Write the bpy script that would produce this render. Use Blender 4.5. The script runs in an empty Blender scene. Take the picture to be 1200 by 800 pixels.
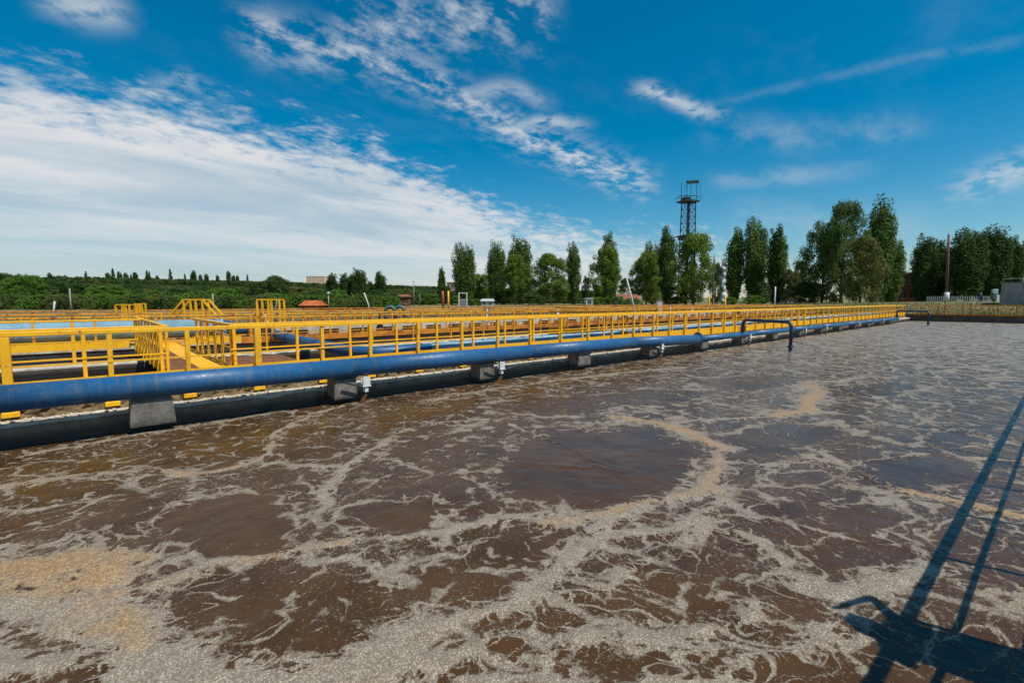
import bpy, bmesh, math, random
import numpy as np
from mathutils import Vector, Matrix
random.seed(7); rng = np.random.default_rng(7)
S = bpy.context.scene; C = S.collection
R = math.radians

# ---------------------------------------------------------------- camera, light, sky, exposure
# world axes: X runs along the aeration tank, Y across it, Z = 0 is the water in the tank
EYE = 2.6; FPX = 565.0; PITCH = math.atan(48/565); YAW = math.atan(635*math.cos(PITCH)/FPX)
cd = bpy.data.cameras.new('camera'); cam = bpy.data.objects.new('camera', cd); C.objects.link(cam)
cd.sensor_width = 36; cd.lens = 36*FPX/1200; cd.clip_start = .05; cd.clip_end = 8000
cam.location = (0, 0, EYE)
FW = Vector((math.cos(YAW)*math.cos(PITCH), math.sin(YAW)*math.cos(PITCH), -math.sin(PITCH)))
RT = Vector((math.sin(YAW), -math.cos(YAW), 0)); UP = RT.cross(FW)
cam.rotation_euler = FW.to_track_quat('-Z', 'Y').to_euler()
S.camera = cam
S.view_settings.view_transform = 'Standard'; S.view_settings.look = 'None'
S.view_settings.exposure = 0.0; S.view_settings.gamma = 1

def ray(x, y):
    return FW + RT*((x-600)/FPX) - UP*((y-400)/FPX)
def at(x, y, z):                       # photo pixel -> point on the level plane z
    d = ray(x, y); t = (z-EYE)/d.z
    return Vector((d.x*t, d.y*t, z))
def far(x, dist):                      # direction of a photo column, ground distance ahead of the viewer
    d = ray(x, 352); return Vector((d.x, d.y))*dist/ Vector((d.x, d.y)).dot(Vector((math.cos(YAW), math.sin(YAW))))

SUN_EL = R(60); SUN_AZ = math.atan2(-.973, .23)
sl = bpy.data.lights.new('sun', 'SUN'); so = bpy.data.objects.new('sun', sl); C.objects.link(so)
sl.energy = 5.0; sl.angle = R(.53); sl.color = (1, .95, .87)
sdir = Vector((math.cos(SUN_AZ)*math.cos(SUN_EL), math.sin(SUN_AZ)*math.cos(SUN_EL), math.sin(SUN_EL)))
so.rotation_euler = sdir.to_track_quat('Z', 'Y').to_euler(); so.location = sdir*50

W = bpy.data.worlds.new('World'); S.world = W; W.use_nodes = True
def world():
    nt = W.node_tree; N = nt.nodes; L = nt.links; N.clear()
    out = N.new('ShaderNodeOutputWorld'); bg = N.new('ShaderNodeBackground'); L.new(bg.outputs[0], out.inputs[0])
    bg.inputs[1].default_value = .11
    sky = N.new('ShaderNodeTexSky'); sky.sky_type = 'NISHITA'; sky.sun_disc = False
    sky.sun_elevation = SUN_EL; sky.sun_rotation = math.atan2(sdir.x, sdir.y) % (2*math.pi)
    sky.air_density = 1.0; sky.dust_density = .6; sky.ozone_density = 3.0; sky.altitude = 100
    def M(op, a, b=None, c=None, clamp=False):
        n = N.new('ShaderNodeMath'); n.operation = op; n.use_clamp = clamp
        for i, v in enumerate((a, b, c)):
            if v is None: continue
            if isinstance(v, (int, float)): n.inputs[i].default_value = v
            else: L.new(v, n.inputs[i])
        return n.outputs[0]
    def VM(op, a, b):
        n = N.new('ShaderNodeVectorMath'); n.operation = op
        for i, v in enumerate((a, b)):
            if isinstance(v, (tuple, Vector)): n.inputs[i].default_value = tuple(v)
            else: L.new(v, n.inputs[i])
        return n.outputs['Value'] if op == 'DOT_PRODUCT' else n.outputs[0]
    tc = N.new('ShaderNodeTexCoord'); d = tc.outputs['Generated']
    sep = N.new('ShaderNodeSeparateXYZ'); L.new(d, sep.inputs[0])
    fwh = (math.cos(YAW), math.sin(YAW), 0)
    az = M('ARCTAN2', VM('DOT_PRODUCT', d, tuple(RT)), VM('DOT_PRODUCT', d, fwh))
    el = M('ARCSINE', M('MAXIMUM', sep.outputs[2], -.99))
    azn = M('ADD', M('DIVIDE', az, R(140)), .5, clamp=True)            # 140 degrees of azimuth
    eln = M('DIVIDE', el, R(60))
    def ae(x, y):
        v = ray(x, y).normalized()
        a = math.atan2(v.dot(RT), v.dot(Vector(fwh))); return a/R(140)+.5, math.asin(v.z)/R(60)
    def curve(pts):
        n = N.new('ShaderNodeFloatCurve'); L.new(azn, n.inputs['Value'])
        c = n.mapping.curves[0]; n.mapping.use_clip = False
        pts = sorted(pts)
        c.points[0].location = pts[0]; c.points[1].location = pts[-1]
        for p in pts[1:-1]: c.points.new(*p)
        n.mapping.update(); return n.outputs[0]
    # layered cloud coordinates: a flat sheet overhead
    den = M('ADD', M('MAXIMUM', sep.outputs[2], 0), .16)
    cx = M('DIVIDE', sep.outputs[0], den); cy = M('DIVIDE', sep.outputs[1], den)
    cmb = N.new('ShaderNodeCombineXYZ'); L.new(cx, cmb.inputs[0]); L.new(cy, cmb.inputs[1])
    def noise(scale, det, rough, dist, loc=(0, 0, 0), sc=(1, 1, 1), rot=0, src=None):
        mp = N.new('ShaderNodeMapping'); L.new(src or cmb.outputs[0], mp.inputs[0])
        mp.inputs['Location'].default_value = loc; mp.inputs['Scale'].default_value = sc; mp.inputs['Rotation'].default_value = (0, 0, rot)
        n = N.new('ShaderNodeTexNoise'); n.inputs['Scale'].default_value = scale; n.inputs['Detail'].default_value = det
        n.inputs['Roughness'].default_value = rough; n.inputs['Distortion'].default_value = dist
        L.new(mp.outputs[0], n.inputs[0]); return n.outputs[0]
    nA = noise(2.4, 9, .62, .2, sc=(.75, 1.25, 1), rot=R(-20))
    nB = noise(1.2, 8, .6, .3, loc=(5, 2, 0), sc=(.6, 1.4, 1), rot=R(-25))
    nC = noise(8.0, 8, .64, .15, loc=(3, 1, 0), sc=(1, 1.3, 1))
    nF = noise(16.0, 4, .6, .2, loc=(1, 8, 0), sc=(1, 1.0, 1))
    def sstep(v, a, b):
        n = N.new('ShaderNodeMapRange'); n.interpolation_type = 'SMOOTHSTEP'
        L.new(v, n.inputs[0]); n.inputs[1].default_value = a; n.inputs[2].default_value = b
        return n.outputs[0]
    # the broad bank of cirrus
    bpts = [ae(x, y) for x, y in [(0, 66), (100, 100), (200, 118), (300, 140), (400, 165), (500, 200), (600, 245), (700, 268), (800, 280), (900, 300), (1000, 320)]]
    bpts = [(-.0, bpts[0][1]+.02)] + bpts + [(1, .06)]
    eb = curve(bpts)
    dep = M('SUBTRACT', eb, eln)                                        # how far under the edge
    dep2 = M('ADD', dep, M('MULTIPLY', M('SUBTRACT', nC, .5), .22))
    dep2 = M('ADD', dep2, M('MULTIPLY', M('SUBTRACT', nA, .5), .14))
    bank = sstep(dep2, -.02, .07)
    thick = sstep(nB, .33, .62); thick2 = sstep(nA, .3, .62)
    low = sstep(dep, .12, .36)                                           # bank thins towards the horizon
    dens = M('SUBTRACT', .94, M('MULTIPLY', low, .34))
    dens = M('MULTIPLY', dens, M('ADD', .74, M('MULTIPLY', M('MULTIPLY', M('ADD', thick, thick2), .5), .32)))
    lefty = curve([(0, .95), ae(0, 300)[:1]+(.95,), ae(500, 300)[:1]+(.9,), ae(800, 300)[:1]+(.62,), ae(950, 300)[:1]+(.22,), ae(1200, 300)[:1]+(.12,), (1, .1)])
    total = M('MULTIPLY', M('MULTIPLY', bank, dens), lefty)
    def streak(pts, wid, amp, n, lo, hi):
        nonlocal total
        q = [ae(x, y) for x, y in pts]
        cc = curve([(q[0][0]-.05, q[0][1]-.01)] + q + [(q[-1][0]+.05, q[-1][1])])
        env = curve([(0, 0), (q[0][0]-.02, 0), (q[0][0]+.015, 1), (q[-1][0]-.02, 1), (q[-1][0]+.02, 0), (1, 0)])
        dd = M('DIVIDE', M('SUBTRACT', M('ADD', eln, M('MULTIPLY', M('SUBTRACT', nC, .5), wid*.7)), cc), wid)
        g = M('EXPONENT', M('MULTIPLY', M('MULTIPLY', dd, dd), -1))
        s = M('MULTIPLY', M('MULTIPLY', g, env), sstep(n, lo, hi))
        s = M('MULTIPLY', M('MAXIMUM', s, 0), amp)
        total = M('MAXIMUM', total, s)
    streak([(290, 36), (380, 58), (460, 78), (530, 110), (600, 150), (680, 185), (760, 212)], .030, .75, nC, .40, .66)
    streak([(400, 40), (470, 28), (560, 12), (645, 8)], .05, .6, nC, .42, .68)
    streak([(540, 112), (600, 104), (640, 120)], .014, .4, nC, .3, .55)
    streak([(600, 150), (640, 142), (680, 146)], .010, .6, nF, .3, .55)
    streak([(754, 104), (790, 118), (838, 132)], .012, .75, nF, .3, .55)
    streak([(836, 122), (900, 108), (980, 88), (1100, 62), (1200, 46)], .007, .10, nC, .3, .65)
    streak([(840, 152), (930, 160), (1070, 153)], .025, .3, nA, .4, .65)
    streak([(840, 212), (930, 206), (1010, 198)], .014, .22, nA, .35, .6)
    streak([(70, 0), (95, 8), (130, 14)], .02, .7, nC, .3, .55)
    streak([(1130, 218), (1170, 205), (1200, 195), (1260, 180)], .022, .5, nC, .35, .6)
    streak([(190, 100), (215, 95), (250, 110)], .014, .35, nF, .35, .6)
    streak([(860, 255), (960, 262), (1080, 262)], .03, .15, nA, .35, .6)
    # faint veil everywhere
    total = M('MAXIMUM', total, M('MULTIPLY', sstep(nA, .5, .8), .05))
    total = M('MINIMUM', total, .96)
    hs = N.new('ShaderNodeHueSaturation'); L.new(sky.outputs[0], hs.inputs['Color'])
    hs.inputs['Saturation'].default_value = 1.56; hs.inputs['Hue'].default_value = .484; hs.inputs['Value'].default_value = .96
    cl = N.new('ShaderNodeMixRGB'); cl.blend_type = 'MIX'
    cl.inputs[1].default_value = (2.6, 4.1, 5.0, 1); cl.inputs[2].default_value = (7.2, 7.1, 7.1, 1)
    tk = M('MULTIPLY', M('SUBTRACT', 1.0, M('MULTIPLY', low, .75)), M('ADD', .5, M('MULTIPLY', thick, .5)))
    L.new(tk, cl.inputs[0])
    mx = N.new('ShaderNodeMixRGB'); L.new(total, mx.inputs[0]); L.new(hs.outputs[0], mx.inputs[1]); L.new(cl.outputs[0], mx.inputs[2])
    L.new(mx.outputs[0], bg.inputs[0])
world()

# ---------------------------------------------------------------- material helpers
def mat(name, build):
    m = bpy.data.materials.new(name); m.use_nodes = True
    nt = m.node_tree; b = nt.nodes['Principled BSDF']
    build(nt, b); return m
class G:
    def __init__(s, nt): s.nt = nt; s.N = nt.nodes; s.L = nt.links
    def put(s, n, i, v):
        if v is None: return
        if hasattr(v, 'is_output'): s.L.new(v, n.inputs[i])
        else: n.inputs[i].default_value = v
    def math(s, op, a, b=None, clamp=False):
        n = s.N.new('ShaderNodeMath'); n.operation = op; n.use_clamp = clamp; s.put(n, 0, a); s.put(n, 1, b); return n.outputs[0]
    def vm(s, op, a, b):
        n = s.N.new('ShaderNodeVectorMath'); n.operation = op; s.put(n, 0, a); s.put(n, 1, b); return n.outputs[0]
    def coord(s, k='Object'):
        n = s.N.new('ShaderNodeTexCoord'); return n.outputs[k]
    def geo(s): return s.N.new('ShaderNodeNewGeometry').outputs['Position']
    def mapv(s, v, sc=(1, 1, 1), loc=(0, 0, 0), rot=(0, 0, 0)):
        n = s.N.new('ShaderNodeMapping'); s.put(n, 0, v); n.inputs['Scale'].default_value = sc; n.inputs['Location'].default_value = loc; n.inputs['Rotation'].default_value = rot; return n.outputs[0]
    def noise(s, v, scale, det=4, rough=.55, dist=0, col=False):
        n = s.N.new('ShaderNodeTexNoise'); s.put(n, 0, v); n.inputs['Scale'].default_value = scale; n.inputs['Detail'].default_value = det
        n.inputs['Roughness'].default_value = rough; n.inputs['Distortion'].default_value = dist; return n.outputs[1 if col else 0]
    def voro(s, v, scale, feat='F1', rand=1):
        n = s.N.new('ShaderNodeTexVoronoi'); n.feature = feat; s.put(n, 0, v); n.inputs['Scale'].default_value = scale; n.inputs['Randomness'].default_value = rand; return n
    def ss(s, v, a, b, lo=0, hi=1):
        n = s.N.new('ShaderNodeMapRange'); n.interpolation_type = 'SMOOTHSTEP'; s.put(n, 0, v); s.put(n, 1, a); s.put(n, 2, b); n.inputs[3].default_value = lo; n.inputs[4].default_value = hi; return n.outputs[0]
    def mix(s, f, a, b, mode='MIX'):
        n = s.N.new('ShaderNodeMixRGB'); n.blend_type = mode; s.put(n, 0, f)
        for i, v in ((1, a), (2, b)):
            if isinstance(v, tuple): v = (*v[:3], 1)
            s.put(n, i, v)
        return n.outputs[0]
    def bump(s, h, st, dist, prev=None):
        n = s.N.new('ShaderNodeBump'); n.inputs['Strength'].default_value = st; n.inputs['Distance'].default_value = dist; s.put(n, 'Height', h)
        if prev is not None: s.L.new(prev, n.inputs['Normal'])
        return n.outputs[0]
    def attr(s, name):
        n = s.N.new('ShaderNodeAttribute'); n.attribute_name = name; return n
def paint(base, dirty, amount=.5, rough=.4, scale=2.0, rust=(.16, .055, .015), rust_amt=.60, bumps=.3):
    def f(nt, b):
        g = G(nt); p = g.geo()
        n1 = g.noise(p, scale, 6, .65); n2 = g.noise(p, scale*7, 5, .7); n3 = g.noise(p, .35, 3)
        c = g.mix(g.ss(n1, .35, .75), base, dirty)
        c = g.mix(g.math('MULTIPLY', g.ss(n2, .45, .75), amount), c, tuple(x*.55 for x in dirty))
        c = g.mix(g.ss(g.math('ADD', g.math('MULTIPLY', n2, .6), g.math('MULTIPLY', n1, .4)), rust_amt, rust_amt+.06), c, rust)
        c = g.mix(g.math('MULTIPLY', g.ss(n3, .4, .7), .25), c, dirty)
        g.put(b, 'Base Color', c); g.put(b, 'Roughness', g.ss(n2, .3, .8, rough, min(1, rough+.35)))
        g.put(b, 'Normal', g.bump(n2, bumps, .004))
    return f
def rough_stone(base, dark, scale=3, rough=.9, wet=None, bumpd=.01):
    def f(nt, b):
        g = G(nt); p = g.geo()
        n1 = g.noise(p, scale, 8, .65); n2 = g.noise(p, scale*9, 6, .7); n3 = g.noise(g.mapv(p, (1.2, 1.2, .18)), 4, 4)
        c = g.mix(g.ss(n1, .35, .7), base, dark)
        c = g.mix(g.math('MULTIPLY', g.ss(n2, .4, .75), .45), c, tuple(x*.5 for x in dark))
        c = g.mix(g.math('MULTIPLY', g.ss(n3, .45, .75), .5), c, tuple(x*.6 for x in dark))
        rr = rough
        if wet is not None:
            sp = g.N.new('ShaderNodeSeparateXYZ'); g.L.new(p, sp.inputs[0])
            zz = g.math('ADD', sp.outputs[2], g.math('MULTIPLY', g.math('SUBTRACT', n1, .5), .18))
            w = g.ss(zz, wet-.05, wet+.12)
            c = g.mix(w, (.022, .019, .016), c); rr = g.ss(w, 0, 1, .35, rough)
        g.put(b, 'Base Color', c); g.put(b, 'Roughness', rr)
        g.put(b, 'Normal', g.bump(g.math('ADD', n1, g.math('MULTIPLY', n2, .5)), .8, bumpd))
    return f
def flat(c, rough=.7, var=.25, scale=4, metal=0):
    def f(nt, b):
        g = G(nt); p = g.geo(); n = g.noise(p, scale, 5, .6)
        g.put(b, 'Base Color', g.mix(g.ss(n, .3, .7), c, tuple(x*(1-var) for x in c))); b.inputs['Roughness'].default_value = rough
        b.inputs['Metallic'].default_value = metal
    return f
YEL = mat('yellow_paint', paint((.86, .46, .006), (.74, .35, .006), .5, .42, 2.2, rust_amt=.595))
YEL2 = mat('weathered_yellow_paint', paint((.74, .35, .008), (.56, .20, .008), .65, .6, 1.6, rust_amt=.525))
ORA = mat('rusty_yellow_paint', paint((.58, .22, .010), (.36, .10, .010), .7, .7, 1.6, rust_amt=.50))
def blue_f(nt, b):
    paint((.009, .10, .25), (.013, .075, .175), .45, .36, 1.4, rust=(.02, .05, .10), rust_amt=.64, bumps=.15)(nt, b)
    g = G(nt); p = g.geo(); c0 = b.inputs['Base Color'].links[0].from_socket
    dr = g.noise(g.mapv(p, (9, .6, .6)), 1.0, 5, .7); du = g.noise(p, 3.5, 6, .7); sp = g.noise(p, 30, 3, .6)
    c = g.mix(g.math('MULTIPLY', g.ss(dr, .50, .68), .45), c0, (.10, .13, .15)); c = g.mix(g.math('MULTIPLY', g.ss(du, .52, .70), .35), c, (.12, .17, .20))
    c = g.mix(g.math('MULTIPLY', g.ss(sp, .68, .74), .7), c, (.07, .035, .02)); g.put(b, 'Base Color', c)
BLU = mat('blue_paint', blue_f); BLU_ = mat('blue_paint_plain', paint((.009, .10, .25), (.012, .075, .18), .45, .42, 1.4, rust=(.02, .05, .11), rust_amt=.66, bumps=.15))
PALE = mat('faded_blue_paint', paint((.24, .40, .47), (.14, .27, .35), .5, .35, 1.5, rust=(.05, .10, .13), rust_amt=.6))
NAVY = mat('dark_blue_paint', paint((.008, .030, .085), (.008, .02, .05), .4, .35, 3, rust=(.03, .02, .02), rust_amt=.62))
CON = mat('concrete', rough_stone((.34, .31, .26), (.18, .155, .12), 2.6))
CONW = mat('wet_concrete_wall', rough_stone((.25, .21, .15), (.10, .08, .055), 3, wet=.17, bumpd=.02))
CONW2 = mat('dark_wet_wall', rough_stone((.16, .13, .10), (.06, .05, .04), 3, wet=.52, bumpd=.02))
CONP = mat('pale_concrete', rough_stone((.60, .56, .47), (.36, .31, .23), 3))
BLK = mat('block_concrete', rough_stone((.22, .20, .17), (.09, .08, .065), 5, wet=.16, bumpd=.03))
RUB = mat('rubble', rough_stone((.27, .20, .10), (.10, .055, .022), 9, bumpd=.05))
RUST = mat('rust_brown', rough_stone((.22, .085, .022), (.10, .036, .012), 5))
WHT = mat('white_paint', paint((.66, .66, .63), (.45, .44, .40), .4, .6, 4, rust_amt=.68))
GRY = mat('grey_paint', flat((.20, .21, .22), .6))
DRK = mat('dark_steel', flat((.025, .027, .03), .55))
WOOD = mat('weathered_wood', flat((.14, .085, .05), .9, .4, 8))
WOODG = mat('grey_pole', flat((.30, .28, .24), .9, .3, 8))
BARK = mat('bark', rough_stone((.11, .08, .055), (.04, .03, .02), 5))
BARKW = mat('whitewashed_bark', rough_stone((.50, .46, .38), (.22, .18, .13), 5))
GLS = mat('window_glass', flat((.03, .04, .05), .12))
BRICK = mat('red_brick', rough_stone((.30, .085, .04), (.17, .05, .03), 2))
PLAS = mat('cream_plaster', rough_stone((.55, .48, .37), (.38, .31, .22), .6))
PLAW = mat('white_plaster', rough_stone((.60, .58, .53), (.40, .37, .32), 1.2))
PINK = mat('pink_plaster', rough_stone((.52, .33, .24), (.38, .22, .16), .9))
ROOF = mat('roof_tile', rough_stone((.30, .10, .05), (.18, .06, .035), 2))
ROOFG = mat('pale_sheet_roof', flat((.5, .52, .53), .5, .2, .5))
TARP = mat('orange_sheet', flat((.50, .12, .025), .7, .4, .8))
GREEN = mat('green_paint', paint((.06, .15, .13), (.04, .09, .08), .5, .4, 6))
SKIN = mat('skin', flat((.45, .26, .18), .6, .1)); CLOTH = mat('blue_cloth', flat((.02, .07, .25), .9)); CLOTHD = mat('dark_cloth', flat((.03, .03, .04), .9))

def leaf_mat(name, c1, c2, c3):
    def f(nt, b):
        g = G(nt); a = g.attr('tone').outputs['Fac']; p = g.coord('Object')
        oi = g.N.new('ShaderNodeObjectInfo').outputs['Random']
        n = g.noise(p, .35, 3)
        c = g.mix(a, c1, c2); c = g.mix(g.ss(n, .45, .7), c, c3)
        c = g.mix(g.math('MULTIPLY', oi, .35), c, tuple(x*.6 for x in c1))
        g.put(b, 'Base Color', c); b.inputs['Roughness'].default_value = .75; b.inputs['Specular IOR Level'].default_value = .2
        tr = g.N.new('ShaderNodeBsdfTranslucent'); g.L.new(c, tr.inputs[0])
        ms = g.N.new('ShaderNodeMixShader'); ms.inputs[0].default_value = .28
        g.L.new(b.outputs[0], ms.inputs[1]); g.L.new(tr.outputs[0], ms.inputs[2])
        g.L.new(ms.outputs[0], nt.nodes['Material Output'].inputs[0])
    return mat(name, f)
LPOP = leaf_mat('poplar_leaves', (.060, .120, .022), (.175, .25, .052), (.105, .17, .032))
LBRD = leaf_mat('broadleaf_leaves', (.085, .155, .018), (.22, .29, .040), (.145, .21, .027))
LDRK = leaf_mat('dark_leaves', (.038, .078, .018), (.085, .14, .028), (.055, .10, .02))
LLIM = leaf_mat('bright_leaves', (.075, .16, .018), (.14, .24, .030), (.10, .19, .02))
LOLV = leaf_mat('olive_leaves', (.10, .12, .030), (.19, .195, .05), (.13, .14, .035))
LFAR = leaf_mat('far_leaves', (.055, .10, .026), (.11, .165, .040), (.075, .125, .030))

# ---------------------------------------------------------------- mesh helpers
class MB:
    def __init__(s): s.v = []; s.f = []; s.sm = []
    def box(s, x0, x1, y0, y1, z0, z1, bev=0):
        n = len(s.v)
        if bev <= 0:
            s.v += [(x, y, z) for z in (z0, z1) for y in (y0, y1) for x in (x0, x1)]
            s.f += [tuple(n+i for i in q) for q in ((0, 2, 3, 1), (4, 5, 7, 6), (0, 1, 5, 4), (2, 6, 7, 3), (0, 4, 6, 2), (1, 3, 7, 5))]
            s.sm += [False]*6
        else:
            bm = bmesh.new(); bmesh.ops.create_cube(bm, size=1)
            for w in bm.verts: w.co = Vector((x0+(w.co.x+.5)*(x1-x0), y0+(w.co.y+.5)*(y1-y0), z0+(w.co.z+.5)*(z1-z0)))
            bmesh.ops.bevel(bm, geom=bm.edges[:], offset=bev, segments=1, affect='EDGES')
            bm.verts.index_update(); s.v += [tuple(w.co) for w in bm.verts]
            for fc in bm.faces: s.f.append(tuple(n+w.index for w in fc.verts)); s.sm.append(False)
            bm.free()
        return s
    def tube(s, pts, r, n=12, cap=True, smooth=True):
        pts = [Vector(p) for p in pts]; rs = r if isinstance(r, (list, tuple)) else [r]*len(pts)
        base = len(s.v); prev = None
        for i, p in enumerate(pts):
            t = (pts[min(i+1, len(pts)-1)]-pts[max(i-1, 0)]).normalized()
            if prev is None:
                a = Vector((0, 0, 1)) if abs(t.z) < .9 else Vector((1, 0, 0)); e1 = t.cross(a).normalized()
            else: e1 = (prev-t*prev.dot(t)).normalized()
            prev = e1; e2 = t.cross(e1)
            for k in range(n):
                an = 2*math.pi*k/n; s.v.append(tuple(p+(e1*math.cos(an)+e2*math.sin(an))*rs[i]))
        for i in range(len(pts)-1):
            for k in range(n):
                a = base+i*n+k; b = base+i*n+(k+1) % n
                s.f.append((a, b, b+n, a+n)); s.sm.append(smooth)
        if cap:
            s.f.append(tuple(base+k for k in reversed(range(n)))); s.sm.append(False)
            s.f.append(tuple(base+(len(pts)-1)*n+k for k in range(n))); s.sm.append(False)
        return s
    def bar(s, a, b, w, h=None):
        a = Vector(a); b = Vector(b); h = h or w; t = (b-a).normalized()
        u = Vector((0, 0, 1)) if abs(t.z) < .95 else Vector((1, 0, 0)); e1 = t.cross(u).normalized()*w/2; e2 = e1.cross(t).normalized()*h/2
        n = len(s.v)
        s.v += [tuple(p+e1*i+e2*j) for p in (a, b) for i, j in ((-1, -1), (1, -1), (1, 1), (-1, 1))]
        s.f += [tuple(n+i for i in q) for q in ((0, 1, 2, 3), (7, 6, 5, 4), (0, 4, 5, 1), (1, 5, 6, 2), (2, 6, 7, 3), (3, 7, 4, 0))]; s.sm += [False]*6
        return s
    def prism(s, poly, y0, y1):           # poly in XZ extruded along Y
        n = len(s.v); k = len(poly)
        s.v += [(x, y0, z) for x, z in poly]+[(x, y1, z) for x, z in poly]
        s.f.append(tuple(n+i for i in range(k))); s.f.append(tuple(n+k+i for i in reversed(range(k))))
        for i in range(k): j = (i+1) % k; s.f.append((n+j, n+i, n+k+i, n+k+j))
        s.sm += [False]*(k+2); return s
    def mesh(s, name, m):
        me = bpy.data.meshes.new(name); me.from_pydata(s.v, [], s.f); me.materials.append(m)
        me.polygons.foreach_set('use_smooth', s.sm); me.update(); return me
    def build(s, name, m, parent=None, loc=None):
        return link(name, s.mesh(name, m), parent, loc)
def link(name, me, parent=None, loc=None, rz=None):
    o = bpy.data.objects.new(name, me); C.objects.link(o)
    if parent: o.parent = parent
    if loc is not None: o.location = loc
    if rz is not None: o.rotation_euler[2] = rz
    return o
def tag(o, label=None, cat=None, group=None, kind=None):
    if label: o['label'] = label
    if cat: o['category'] = cat
    if group: o['group'] = group
    if kind: o['kind'] = kind
    return o
def thing(name, label, cat, loc=(0, 0, 0), rz=0, group=None):
    o = bpy.data.objects.new(name, None); C.objects.link(o); o.location = loc; o.rotation_euler[2] = rz
    o.empty_display_size = .3
    return tag(o, label, cat, group)
def arc(c, a, b, r, n=6):                # elbow: from corner c towards unit directions a (in) and b (out)
    c = Vector(c); a = Vector(a); b = Vector(b); o = c+a*r+b*r
    return [tuple(o - b*r*math.cos(t) - a*r*math.sin(t)) for t in [math.pi/2*i/n for i in range(n+1)]]

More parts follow.
